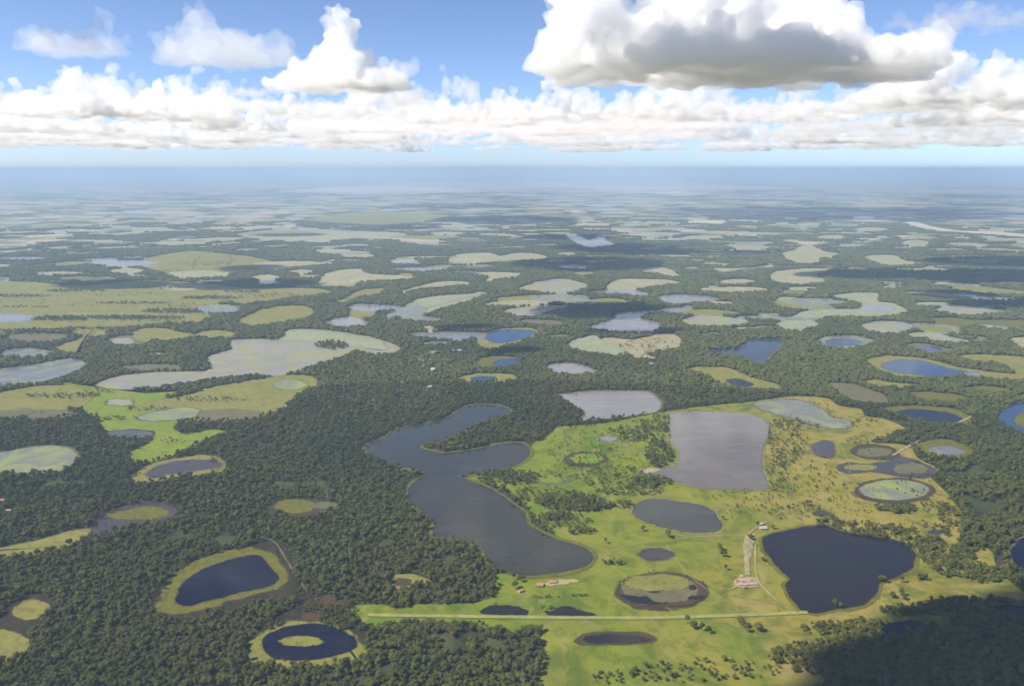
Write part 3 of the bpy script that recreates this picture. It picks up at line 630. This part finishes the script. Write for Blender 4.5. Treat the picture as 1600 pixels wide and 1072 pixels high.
# trees and scrub scattered over the pasture and clearings (pixel ellipses: x, y, rx, ry, number, size)
scr = []
for cx, cy, rx, ry, n, s in ((800,748,45,11,150,1.0),(765,740,35,5,60,.9),(850,775,50,14,80,.8),(890,785,55,13,150,1.0),(915,792,40,9,110,1.1),(975,790,20,5,25,.9),(880,815,45,13,80,.8),(868,808,28,6,50,.9),(910,832,22,5,25,.9),(960,748,60,18,90,.9),(1020,755,30,9,70,1.1),(985,768,55,7,60,.9),
    (1010,675,45,18,120,1.0),(1030,710,22,22,120,1.1),(975,680,40,12,60,.8),(905,700,50,30,90,.6),(960,720,60,30,90,.6),(880,740,40,14,50,.6),(900,665,35,6,30,.7),(1035,655,15,12,40,.9),
    (1230,690,32,40,170,.8),(1215,740,18,30,70,.7),(1240,665,40,10,60,.8),(1260,740,60,35,80,.6),(1330,660,45,8,50,.7),(1275,640,30,12,30,.5),(1320,780,60,30,60,.5),(1400,795,35,6,60,.9),(1410,800,18,4,30,1.1),(1470,795,30,10,25,.7),
    (1330,825,60,9,80,.8),(1380,833,50,9,110,.9),(1440,850,35,12,90,.9),(1480,870,45,18,150,.9),(1500,890,45,14,110,.9),(1540,900,35,12,90,.9),(1520,850,25,14,60,.9),(1505,820,12,25,60,.9),(1450,820,40,8,20,.6),
    (1240,800,45,14,40,.7),(1215,770,25,12,25,.6),(1290,815,20,4,14,.9),(1155,775,50,9,12,.6),(1140,800,30,10,10,.5),(1180,790,30,12,20,.6),
    (600,612,70,16,200,.9),(640,600,40,8,90,.9),(508,658,24,8,20,.7),(400,718,70,12,80,.7),(530,838,16,6,12,.6),(1330,770,60,40,40,.4),
    (640,985,80,7,190,1.0),(700,978,60,4,60,.8),(830,990,18,6,40,1.0),(1360,985,110,12,140,1.0),(1430,955,60,8,80,1.0),(1520,945,80,8,160,1.0),(1560,970,80,20,400,1.0),(1400,1030,200,35,900,1.0),(1100,1050,120,18,60,.8),(970,1060,60,10,20,.8),(1010,540,45,12,60,.8),(1290,655,20,6,20,.5),
    (480,930,26,30,110,.5),(530,965,34,22,170,.6),(500,952,30,8,60,.5),(420,975,24,10,60,.6),(405,955,40,8,60,.8),(250,925,14,20,24,.5),(150,818,22,8,16,.4),(530,640,30,8,30,.6),(860,953,10,3,6,.6),(855,934,22,2.5,10,.4),(905,932,14,2.5,10,.5),(958,880,20,4,16,.8),(1360,700,90,45,60,.35),(250,735,60,8,14,.5),(1250,930,20,8,3,.4),(1335,935,30,6,4,.5),(160,500,110,6,30,.7),(100,475,80,8,40,.8),(170,497,120,2.5,420,1.1),(280,487,60,3.5,260,1.1),(90,500,50,2,120,1.1),(20,463,60,2,150,1.0),(210,474,60,2,120,1.0),(330,466,50,2.5,160,1.1),(120,455,50,1.8,120,1.0),(250,450,50,2,120,1.0),(60,518,60,3,200,1.1),(150,514,60,2,120,1.0),(380,456,30,2,90,1.0),(320,412,60,4,90,.9),(260,425,40,3,50,.9),(40,480,40,2,40,.9),(150,612,30,5,30,.7),(1430,765,30,30,30,.6),(1480,810,14,30,60,.9),(1350,690,30,8,30,.6),(230,500,70,3,60,.9),(60,520,60,4,90,.9),(200,460,60,3,40,.8),(420,462,60,3,60,.9),(300,478,40,3,40,.9),(330,625,60,4,50,.7),(230,640,40,3,30,.7),(100,620,60,4,70,.8),(180,655,18,4,20,.7),(270,690,20,4,16,.6)):
    for _ in range(int(n * 1.45)):
        a = rnd.random() * 6.28; q = math.sqrt(rnd.random())
        scr.append((*G(cx + rx * q * math.cos(a), cy + ry * q * math.sin(a)), s * rnd.uniform(.45, 1.05)))
scr = np.array(scr)
WATERS = [np.array([PX(*np.array(v.co[:2])) for v in o.data.vertices[:len(o.data.vertices) // 2]]) for o in COL.objects if o.name.split('.')[0] in ('lake', 'pond') and o.data.vertices[0].co.y > 0]
px, py = PX(scr[:, 0], scr[:, 1]); hit = np.zeros(len(scr), bool)
for b in WATERS: inside(b, px, py, hit)
scr = scr[~hit]
# islands
isl = np.array([(*G(518 + 27 * q * math.cos(a), 540 + 6.5 * q * math.sin(a)), .95) for q, a in ((math.sqrt(rnd.random()), rnd.random() * 6.28) for _ in range(170))])
nX = np.r_[fX, scr[:, 0], isl[:, 0]]; nY = np.r_[fY, scr[:, 1], isl[:, 1]]
nS = np.r_[(.50 + 1.0 * rng.random(len(fX)) ** 2.0), scr[:, 2], isl[:, 2]]

# the individually built trees: lone ones placed by eye, then the nearest of the forest inside the photograph
LONE = [  # px, py, size, label
 (1124,860,1.5,'large rounded tree, upper of the pair left of the dirt track'),
 (1130,870,1.2,'broad dark tree in the green pasture, just below the large rounded one'),
 (1133,891,1.25,'lone dark tree between the oval marsh ring and the dirt track'),
 (1172,843,1.3,'dark tree standing at the top end of the dirt track'),
 (946,849,1.1,'low dark tree between the long winding lake and the small brown oval pond'),
 (1005,830,1.2,'dark tree at the left rim of the medium dark grey pond'),
 (1044,840,1.4,'rounded tree just below the medium dark grey pond, beside a sandy spot'),
 (1074,975,1.6,'tall rounded tree below the marsh ring, leftmost of the row by the bottom edge'),
 (1084,982,1.5,'dark tree second from the left in the row below the marsh ring'),
 (1096,986,1.4,'dark tree third from the left in the row below the marsh ring'),
 (1106,990,1.3,'dark tree at the right end of the first clump below the marsh ring'),
 (1157,980,1.6,'rounded olive tree at the left of the second clump near the bottom edge'),
 (1166,988,1.5,'dark tree in the middle of the second clump near the bottom edge'),
 (1184,986,1.6,'broad dark tree at the right of the second clump near the bottom edge'),
 (1305,950,1.5,'pale grey green tree on the lower shore of the dark fan shaped lake'),
 (1312,951,1.2,'dark tree right of the pale one on the lower shore of the fan shaped lake'),
 (1378,910,1.3,'dark tree on the right shore of the dark fan shaped lake'),
 (1408,911,1.6,'large round tree right of the dark fan shaped lake'),
 (1394,934,1.3,'bright green tree, left of three below the large round tree'),
 (1408,931,1.4,'dark tree, upper of three below the large round tree'),
 (1410,937,1.3,'dark tree, lowest of three below the large round tree'),
 (1436,906,1.5,'broad tree left of its twin on the open grass at lower right'),
 (1446,907,1.4,'broad tree right of its twin on the open grass at lower right'),
 (1478,902,1.1,'small tree alone on the grass at lower right'),
 (803,906,1.3,'dark tree above the leftmost farmhouse, left of two on the lake shore'),
 (812,909,1.3,'dark tree above the leftmost farmhouse, right of two on the lake shore'),
 (805,920,1.3,'dark tree standing against the leftmost farmhouse'),
 (847,957,1.3,'round tree between the two ditch ponds beside the airstrip'),
 (1192,877,1.0,'small tree on the left shore of the dark fan shaped lake'),
 (1184,824,1.2,'dark tree beside the white farmhouse above the fan shaped lake'),
 (1208,827,1.0,'small round tree right of the white farmhouse'),
 (1262,790,1.3,'dark tree left of the tiny pond in the dry grass'),
 (1283,812,1.4,'broad dark tree just below the tiny pond in the dry grass'),
 (1300,812,1.5,'large dark tree on the grass above the fan shaped lake'),
 (1318,763,1.1,'small dark tree on the dry grass left of the round marsh ring'),
 (1130,812,.9,'small tree at the upper right of the medium dark grey pond'),
]
ALL = []
def make_tree(k, x, y, s, rot, label, group, src=[None] * 5):
    tr, cr = TREE[k]
    e = bpy.data.objects.new('tree', None); COL.objects.link(e); e.location = (x, y, 0); e.rotation_euler = (0, 0, rot); e.scale = (s, s, s)
    if src[k] is None:
        t = bpy.data.objects.new('trunk', tr); c = bpy.data.objects.new('crown', cr); src[k] = (t, c)
    else:
        t, c = src[k][0].copy(), src[k][1].copy()
    for o in (t, c): COL.objects.link(o); o.parent = e
    return tag(e, label, 'tree', group)
for i, (a, b, s, lab) in enumerate(LONE):
    x, y = G(a, b); make_tree(i % 5, x, y, s, rnd.random() * 6.28, lab, 'trees standing in the open pasture')
px, py = PX(nX, nY); dist = np.hypot(nX, nY)
cand = np.where((py < 990) & (py > 940) & (px > 2) & (px < 1598) & (dist < 1500) & (nS > .55))[0]
cand = cand[np.argsort(dist[cand] / nS[cand])][:300 - len(LONE)]
REG = [
(-99, 90, 'forest tree in the lower left corner beside the small olive meadow', 'lower left forest'),
       (90, 240, 'forest tree left of the deep blue lake', 'lower left forest'),
       (240, 400, 'forest tree on the near shore below the deep blue lake', 'lower left forest'),
       (400, 560, 'forest tree beside the reddish mud flat near the bottom edge', 'trees beside the mud flat'),
       (560, 640, 'tree at the left end of the woodland strip below the airstrip', 'trees along the airstrip'),
       (640, 720, 'tree in the middle of the woodland strip below the airstrip', 'trees along the airstrip'),
       (720, 900, 'tree at the right end of the woodland strip below the airstrip', 'trees along the airstrip'),
       (900, 1250, 'tree on the green pasture near the bottom edge, below the marsh ring', 'trees below the marsh ring'),
       (1250, 1370, 'tree in the scrub just below the dark fan shaped lake', 'shadowed trees at the lower right'),
       (1370, 1480, 'tree at the edge of the cloud shadow at lower right', 'shadowed trees at the lower right'),
       (1480, 1540, 'tree in the cloud shadow between blue water and pasture', 'shadowed trees at the lower right'),
       (1540, 1800, 'tree in the black cloud shadow at the right edge', 'shadowed trees at the lower right')]
for q in cand:
    r_ = next(r for r in REG if px[q] < r[1])
    reg = [c for c in cand if r_[0] <= px[c] < r_[1]]; mx_, my_ = np.median(px[reg]), np.median(py[reg])
    lo, hi = np.percentile(px[reg], (33, 66)); side = 'left' if px[q] < lo else 'middle' if px[q] < hi else 'right'
    lab = ('small ' if nS[q] < .75 else 'middling ' if nS[q] < 1.0 else 'large ') + r_[2] + ', ' + ('upper ' if py[q] < my_ else 'lower ') + side
    make_tree(int(q) % 5, nX[q], nY[q], nS[q], float(rng.random() * 6.28), lab, r_[3])
keep = np.ones(len(nX), bool); keep[cand] = False
nX, nY, nS = nX[keep], nY[keep], nS[keep]
FR = np.array(FRINGE); nX = np.r_[nX, FR[:, 0]]; nY = np.r_[nY, FR[:, 1]]; nS = np.r_[nS, FR[:, 2]]
print('fringe', len(FR))
hs = rng.uniform(.8, 1.25, len(nX))
scatter('forest', np.c_[nX, nY, np.zeros(len(nX))], np.c_[nS, nS, nS * hs], rng.uniform(0, 6.28, len(nX)), lib, 3, 'dense dark green forest filling the land between the lakes', 'forest')
gs = gS / 15.5 * rng.uniform(.75, 1.3, len(gS)); gz = np.clip(gs, .8, 1.35) * rng.uniform(.8, 1.2, len(gS))
scatter('forest', np.c_[gX, gY, np.zeros(len(gX))], np.c_[gs, gs, gz], rng.uniform(0, 6.28, len(gX)), lib2, 5, 'distant unbroken forest canopy fading to blue grey', 'forest')
print('trees near', len(nX), 'far', len(gX), 'single', len(cand))

# ------------------------------------------------------------------ buildings
def plain(name, a, rough=.8, n=2.0, v=.8):
    k = NT(name); k.color(k.mix(k.noise(n, 3), a, tuple(x * v for x in a[:3]) + (1,))); k.b.inputs['Roughness'].default_value = rough; return k.m
W_WHITE = plain('white_wall', c3(.42, .38, .32)); W_TAN = plain('ochre_wall', c3(.55, .38, .24)); R_TILE = plain('clay_tiles', c3(.38, .17, .09)); R_PINK = plain('faded_tiles', c3(.36, .25, .20)); R_TIN = plain('tin_roof', c3(.38, .36, .34), .7)
W_DARK = plain('dark_opening', c3(.03, .03, .035), .3); W_DOOR = plain('wooden_door', c3(.16, .09, .05))
def box(bm, x0, x1, y0, y1, z0, z1):
    v = [bm.verts.new(p) for p in ((x0,y0,z0),(x1,y0,z0),(x1,y1,z0),(x0,y1,z0),(x0,y0,z1),(x1,y0,z1),(x1,y1,z1),(x0,y1,z1))]
    for f in ((3,2,1,0),(4,5,6,7),(0,1,5,4),(1,2,6,5),(2,3,7,6),(3,0,4,7)): bm.faces.new([v[i] for i in f])
def part(name, fn, m, parent):
    bm = bmesh.new(); fn(bm); me = bpy.data.meshes.new(name); bm.to_mesh(me); bm.free(); return link(name, me, m, parent)
def house(px, py, L, D, rot, wall, roof, label, h=3.0, group=None, veranda=False, hip=False):
    x, y = G(px, py); e = bpy.data.objects.new('farmhouse', None); COL.objects.link(e); e.location = (x, y, 0); e.rotation_euler = (0, 0, rot)
    tag(e, label, 'house', group)
    def walls(bm):
        box(bm, -L/2, L/2, -D/2, D/2, 0, h)
        for s in (-1, 1):
            vs = [bm.verts.new(p) for p in ((s*L/2, -D/2, h), (s*L/2, D/2, h), (s*L/2, 0, h + D*.24))]; bm.faces.new(vs if s > 0 else vs[::-1])
    part('wall', walls, wall, e)
    def rf(bm):
        o = .6; i = L * .22 if hip else 0; zr = h + D*.26; z0 = h - .12; t = .18
        for dz in (0, t):
            vs = [bm.verts.new(p) for p in ((-L/2-o,-D/2-o,z0+dz),(L/2+o,-D/2-o,z0+dz),(L/2+o-i,0,zr+dz),(-L/2-o+i,0,zr+dz),(-L/2-o,D/2+o,z0+dz),(L/2+o,D/2+o,z0+dz))]
            bm.faces.new((vs[0],vs[1],vs[2],vs[3])); bm.faces.new((vs[3],vs[2],vs[5],vs[4]))
            if hip: bm.faces.new((vs[1],vs[5],vs[2])); bm.faces.new((vs[0],vs[3],vs[4]))
    part('roof', rf, roof, e)
    part('door', lambda bm: box(bm, -.5, .5, -D/2-.06, -D/2-.003, 0, 2.1), W_DOOR, e)
    n = max(2, int(L / 4))
    for i in range(n):
        cx = -L/2 + (i + .5) * L / n
        if abs(cx) < 1.2: continue
        part('window', lambda bm: box(bm, cx-.6, cx+.6, -D/2-.05, -D/2-.003, 1.0, 2.1), W_DARK, e)
    if veranda:
        part('veranda_roof', lambda bm: box(bm, -L/2, L/2, -D/2-3.2, -D/2-.62, h-.45, h-.3), roof, e)
        for i in range(4): cx = -L/2 + .3 + i * (L - .6) / 3; part('veranda_post', lambda bm: box(bm, cx-.12, cx+.12, -D/2-3.1, -D/2-2.86, 0, h-.45), W_DOOR, e)
    return e
house(813.5, 925, 8, 6, .5, W_TAN, R_TILE, 'small farmhouse with orange roof beside a dark tree, leftmost of three by the lake')
house(844, 915, 11, 7, -.15, W_WHITE, R_TILE, 'farmhouse with clay tiled roof, middle of the three between lake and airstrip', veranda=True)
house(864, 911, 13, 8, .1, W_WHITE, R_TILE, 'farmhouse with clay roof and pale walls beside the sandy yard, rightmost of three', hip=True)
house(1164.5, 908, 18, 8, .03, W_WHITE, R_PINK, 'long pink roofed ranch house at the back of the ranch yard', veranda=True)
house(1160, 915, 14, 8, -.06, W_WHITE, R_PINK, 'pink roofed ranch building at the front left of the yard')
house(1175, 914, 17, 8, .05, W_WHITE, R_PINK, 'long pink roofed ranch building at the front right of the yard', hip=True)
house(1158, 902, 5, 4, 0, W_WHITE, R_TIN, 'small white shed behind the ranch house', 2.6)
house(1151, 909, 5, 5, .2, W_TAN, R_TILE, 'small brown shed left of the ranch house', 2.6)
house(1163, 919, 5, 4, 0, W_TAN, R_TILE, 'small red roofed hut in front of the ranch yard', 2.6)
house(1174, 838, 8, 6, .2, W_WHITE, R_TIN, 'white hut half hidden by a dark tree at the top of the dirt track')
house(1192, 826, 14, 8, .1, W_WHITE, R_TIN, 'white farmhouse with tin roof above the dark fan shaped lake', veranda=True)
house(1190, 820, 6, 5, .1, W_WHITE, R_TIN, 'small white shed behind the white farmhouse with tin roof')
house(4, 783, 14, 9, .3, W_WHITE, R_TILE, 'farm building with orange roof in a clearing at the left edge')
house(14, 799, 9, 6, .1, W_TAN, R_PINK, 'small pink roofed hut in the red clearing at the left edge')
vill = [(656,560,30,12,1.2),(659,566,20,12,.4),(677,552,34,14,.6),(673,563,18,12,0),(671,570,22,12,1.3),(677,580,16,30,0),(662,574,14,10,.3),(714,549,40,12,.1),(722,551,18,10,0),(671,514,44,26,.2),(676,517,26,16,.1),(672,606,22,12,.1),(664,608,14,10,0),(1012,559,20,12,0),(1015,571,26,18,.2),(640,603,20,12,.2),(628,600,18,10,0),(1298,612,22,12,.2)]
for i, (a, b, L, D, r_) in enumerate(vill):
    house(a, b, L, D, r_, W_WHITE, R_TIN if i % 3 else R_PINK, 'pale village building in the distant forest clearing' if 7 > i or i in (11, 12, 15, 16) else
          ('distant white shed in the forest right of the village' if i in (7, 8) else 'distant pinkish building alone in the forest above the village' if i in (9, 10) else 'distant white farm building in the forest between two olive meadows'), 4.5,
          'village buildings' if 7 > i or i in (11, 12, 15, 16) else 'sheds right of the village' if i in (7, 8) else 'buildings above the village' if i in (9, 10) else 'distant farm buildings')

# ------------------------------------------------------------------ clouds
def tex(kind, size, **k):
    t = bpy.data.textures.new('billow', kind); t.noise_scale = size
    for a, b in k.items(): setattr(t, a, b)
    return t
def cloud_mat(name, dens):
    m = bpy.data.materials.new(name); m.use_nodes = True; t = m.node_tree; t.nodes.remove(t.nodes['Principled BSDF'])
    v = t.nodes.new('ShaderNodeVolumeScatter'); v.inputs['Color'].default_value = (1, 1, 1, 1); v.inputs['Density'].default_value = dens; v.inputs['Anisotropy'].default_value = .2
    t.links.new(v.outputs[0], t.nodes['Material Output'].inputs['Volume']); return m
C_THICK = cloud_mat('cloud_vapour', .0045); C_THIN = cloud_mat('thin_cloud_vapour', .0014); C_FAR = cloud_mat('far_cloud_vapour', .0015); C_DENSE = cloud_mat('dense_cloud_vapour', .03)
def cloud_mesh(seed, wx, wy, h, n, vox, cores=4, m=C_THICK, floor=.18, at=None):
    R = random.Random(seed); bm = bmesh.new()
    cs = at or [(R.uniform(-.34, .34), R.uniform(-.2, .2), R.uniform(.55, 1), R.uniform(.12, .2)) for _ in range(cores)]
    for i in range(n):
        a = R.random() * 6.283; r = math.sqrt(R.random()); x = r * math.cos(a) * .5; y = r * math.sin(a) * .5
        top = max(c[2] * math.exp(-(((x - c[0]) / c[3]) ** 2 + ((y - c[1]) / .25) ** 2)) for c in cs)
        top = max(top, floor) * h; rad = (R.uniform(.08, .19) * h * (1 - .3 * r) + .03 * min(wx, h * 2.5) * R.random())
        z = max(R.uniform(.25, 1) * top - rad, rad * .2)
        bmesh.ops.create_icosphere(bm, subdivisions=2, radius=rad, matrix=Matrix.Translation((x * wx, y * wy, z)))
    me = bpy.data.meshes.new('cloud'); bm.to_mesh(me); bm.free()
    o = bpy.data.objects.new('tmp', me); COL.objects.link(o)
    d = o.modifiers.new('r', 'REMESH'); d.mode = 'VOXEL'; d.voxel_size = vox
    for size, st in ((h * .20, h * .13), (h * .08, h * .06)):
        d = o.modifiers.new('d', 'DISPLACE'); d.texture = tex('VORONOI', size); d.strength = -st; d.mid_level = .3
    d = o.modifiers.new('d', 'DISPLACE'); d.texture = tex('CLOUDS', h * .14, noise_depth=6); d.strength = h * .09; d.mid_level = .5
    d = o.modifiers.new('r', 'REMESH'); d.mode = 'VOXEL'; d.voxel_size = vox * .9
    me2 = bpy.data.meshes.new_from_object(o.evaluated_get(bpy.context.evaluated_depsgraph_get()))
    c = np.empty(len(me2.vertices) * 3, 'f'); me2.vertices.foreach_get('co', c); c = c.reshape(-1, 3)
    lo = h * .07; z = c[:, 2]; q = z < lo; z[q] = lo + (z[q] - lo) * .4; me2.vertices.foreach_set('co', c.ravel())
    largest(me2)
    bpy.data.objects.remove(o); me2.name = 'cloud'; me2.materials.clear(); me2.materials.append(m); me2.shade_smooth(); return me2
def largest(me):
    "drop the loose specks, keep the main body"
    n = len(me.vertices); e = np.empty(len(me.edges) * 2, 'i'); me.edges.foreach_get('vertices', e); e = e.reshape(-1, 2); lab = np.arange(n)
    for _ in range(200):
        m = np.minimum(lab[e[:, 0]], lab[e[:, 1]]); new = lab.copy(); np.minimum.at(new, e[:, 0], m); np.minimum.at(new, e[:, 1], m)
        new = np.minimum(new, new[new]); new = new[new]
        if (new == lab).all(): break
        lab = new
    u, c = np.unique(lab, return_counts=True); ok = np.isin(lab, u[c > max(400, c.max() * .02)])
    bm = bmesh.new(); bm.from_mesh(me); bm.verts.ensure_lookup_table()
    bmesh.ops.delete(bm, geom=[v for v in bm.verts if not ok[v.index]], context='VERTS'); bm.to_mesh(me); bm.free()
def sky_at(px, y, dist):
    rx = (px - 800) / F; ry = -(y - 536) / F; dy = CP + ry * SP; dz = -SP + ry * CP
    s = dist / math.hypot(rx, dy); return Vector((rx * s, dy * s, H + dz * s))
def cloud(me, loc, label, group=None, rot=0.0, sc_=(1, 1, 1)):
    o = bpy.data.objects.new('cloud', me); COL.objects.link(o); o.location = loc; o.rotation_euler = (0, 0, rot); o.scale = sc_
    return tag(o, label, 'cloud', group)
def mpp(dist): return dist / F       # metres per photo pixel at that distance
D = 13000; u = mpp(D)
cloud(cloud_mesh(3, 560*u, 330*u, 250*u, 330, 38, at=[(-.36,0,1,.16),(-.1,0,1.0,.2),(.15,0,.85,.16),(.36,0,.42,.12)], floor=.3), sky_at(1150, 128, D), 'huge cumulus with white left side and grey underside at upper right')
D = 15000; u = mpp(D)
cloud(cloud_mesh(5, 205*u, 170*u, 130*u, 210, 24, at=[(.03,0,1.05,.22),(-.28,0,.55,.18),(.3,0,.5,.2)], floor=.22), sky_at(530, 143, D), 'towering white cumulus with grey right side left of centre')
D = 19000; u = mpp(D)
cloud(cloud_mesh(6, 260*u, 200*u, 60*u, 110, 26, cores=5, floor=.4), sky_at(520, 184, D), 'broad low white cloud directly beneath the towering left cumulus')
D = 17000; u = mpp(D)
cloud(cloud_mesh(8, 330*u, 260*u, 130*u, 130, 34, cores=4, floor=.35), sky_at(1540, 168, D), 'bright white cumulus at the right edge behind the huge grey one')
D = 20000; u = mpp(D)
cloud(cloud_mesh(9, 330*u, 240*u, 75*u, 110, 30, cores=4, floor=.35), sky_at(985, 182, D), 'white cumulus with dark flat base below the huge one')
cloud(cloud_mesh(10, 150*u, 120*u, 95*u, 70, 24, cores=2, floor=.25), sky_at(110, 185, D), 'narrow white tower of cumulus at the far left')
cloud(cloud_mesh(12, 110*u, 100*u, 90*u, 60, 22, cores=2, floor=.25), sky_at(195, 182, D), 'knobbly white cumulus tower right of the far left one')
D = 9500; u = mpp(D)
cloud(cloud_mesh(14, 200*u, 130*u, 118*u, 170, 26, cores=3, m=C_THIN, floor=.5), sky_at(355, 108, D), 'thin greyish ragged cloud at the top left of centre')
cloud(cloud_mesh(15, 150*u, 110*u, 88*u, 120, 24, cores=3, m=C_THIN, floor=.45), sky_at(115, 88, D), 'thin greyish ragged cloud in the top left corner')
cloud(cloud_mesh(16, 240*u, 150*u, 70*u, 110, 26, cores=4, m=C_THIN, floor=.5), sky_at(1530, 46, D), 'thin grey cloud in the top right corner')
for q, (a, b, wd, dp, hh, dd) in enumerate(((60,178,190,150,70,21000),(280,190,170,150,66,22000),(400,150,80,70,44,18000),(690,192,200,160,62,23000),(830,188,120,100,50,22000),(1240,190,210,160,66,21000),(1350,176,150,120,60,19000),(1470,196,200,150,56,23000),(350,205,160,150,60,24000),(1590,190,120,110,80,20000),(660,150,120,90,36,17000))):
    u = mpp(dd); lab = ('broad cumulus low at the left edge under the narrow tower', 'cumulus of several knobs below the gap between the left clouds', 'small ragged cloud left of the towering white cumulus', 'cumulus to the lower right of the towering left cloud', 'small cumulus in the middle of the sky bank', 'white cumulus under the right half of the huge cloud', 'bright cumulus behind the right end of the huge cloud', 'flat based cumulus low at right between the huge cloud and the edge', 'low cumulus under the ragged clouds at left', 'tall cumulus cut by the right edge', 'grey tail cloud right of the towering left cumulus')[q]
    cloud(cloud_mesh(50 + q, wd*u, dp*u, hh*u, 90, 1.6*u, cores=2 + q % 3, floor=.35, m=C_THIN if q in (2, 10) else C_THICK), sky_at(a, b, dd), lab)
var = [cloud_mesh(21 + i, 3600, 2800, 1500 + 150 * (i % 3), 80, 62, cores=3 + i % 3, m=C_FAR, floor=.3) for i in range(6)]
R = random.Random(4)
ZX = ('at the far left', 'below the left towers', 'left of the middle', 'under the towering left cumulus', 'in mid picture', 'under the left end of the huge cloud', 'under the middle of the huge cloud', 'under the right end of the huge cloud', 'at the far right')
ZY = ('thin cumulus just above the horizon', 'flat cumulus of the low row', 'cumulus of the middle row', 'cumulus of the upper row')
for i in range(260):
    dist = 20000 * (3.6 ** (R.random() ** .8)); px = R.uniform(-160, 1760); p = sky_at(px, 256, dist); s = R.uniform(.45, 1.2) * (dist / 26000) ** .4
    zx = ZX[min(8, max(0, int(px / 178)))]; zy = ZY[0 if dist > 52000 else 1 if dist > 38000 else 2 if dist > 28000 else 3]
    cloud(var[i % 6], (p.x, p.y, 2050 + R.uniform(-60, 120)), zy + ' ' + zx, 'cumulus bank above the horizon', R.random() * 6.28, (s, s, s * R.uniform(.7, 1.25)))
# higher clouds above the picture whose shadows lie on the plain
shade = cloud_mesh(31, 1000, 700, 340, 420, 20, cores=4, floor=.6, m=C_DENSE)
def shadow_cloud(px, py, wide, deep, alt=2600, rot=0.0):
    g = G(px, py); k_ = alt / math.tan(SUN_EL)
    x = g[0] + math.sin(SUN_AZ) * k_; y = g[1] + math.cos(SUN_AZ) * k_
    wide *= 1.2; deep *= 1.15; cloud(shade, (x, y, alt), 'small cumulus overhead shading the land near ' + ('the lower right corner' if py > 900 else 'the village' if py > 500 else 'the hook shaped lake' if px > 850 and py > 470 and px < 1100 else 'the right edge' if px > 1300 else 'the far left meadows' if px < 500 else 'the middle of the far plain'), 'overhead clouds', rot, (wide / 1000, deep / 700, 1))
for a in ((905,414,900,750),(912,486,520,450),(950,389,900,700),(780,343,1700,1600,4200),(1230,340,2000,1300,4200),(1400,340,1600,1200,4200),(880,372,900,500,3200),(1010,395,900,350,3000),(1150,395,500,300,3000),(1355,430,900,450),(1530,433,1100,600),(1560,411,1000,600),(1470,463,350,260),(1560,477,500,260),(160,446,560,300),(365,446,720,330),(375,419,330,330),(775,552,130,90),(705,515,190,90),(975,521,330,90),(440,367,600,400)):
    shadow_cloud(*a)
# the cloud that blackens the lower right corner
shadow_cloud(1530, 1062, 500, 200, 2300, .08); shadow_cloud(1690, 1015, 560, 280, 2300, 0); shadow_cloud(1500, 1150, 620, 200, 2300, 0)

# ------------------------------------------------------------------ air
bm = bmesh.new(); box(bm, -93000, 93000, -93000, 93000, -1, 724); me = bpy.data.meshes.new('haze'); bm.to_mesh(me); bm.free()
m = bpy.data.materials.new('air'); m.use_nodes = True; t = m.node_tree; t.nodes.remove(t.nodes['Principled BSDF'])
v = t.nodes.new('ShaderNodeVolumePrincipled'); v.inputs['Density'].default_value = 5.5e-5; v.inputs['Color'].default_value = (.49, .67, .90, 1); v.inputs['Anisotropy'].default_value = 0.0
t.links.new(v.outputs[0], t.nodes['Material Output'].inputs['Volume'])
tag(link('haze', me, m), kind='stuff')
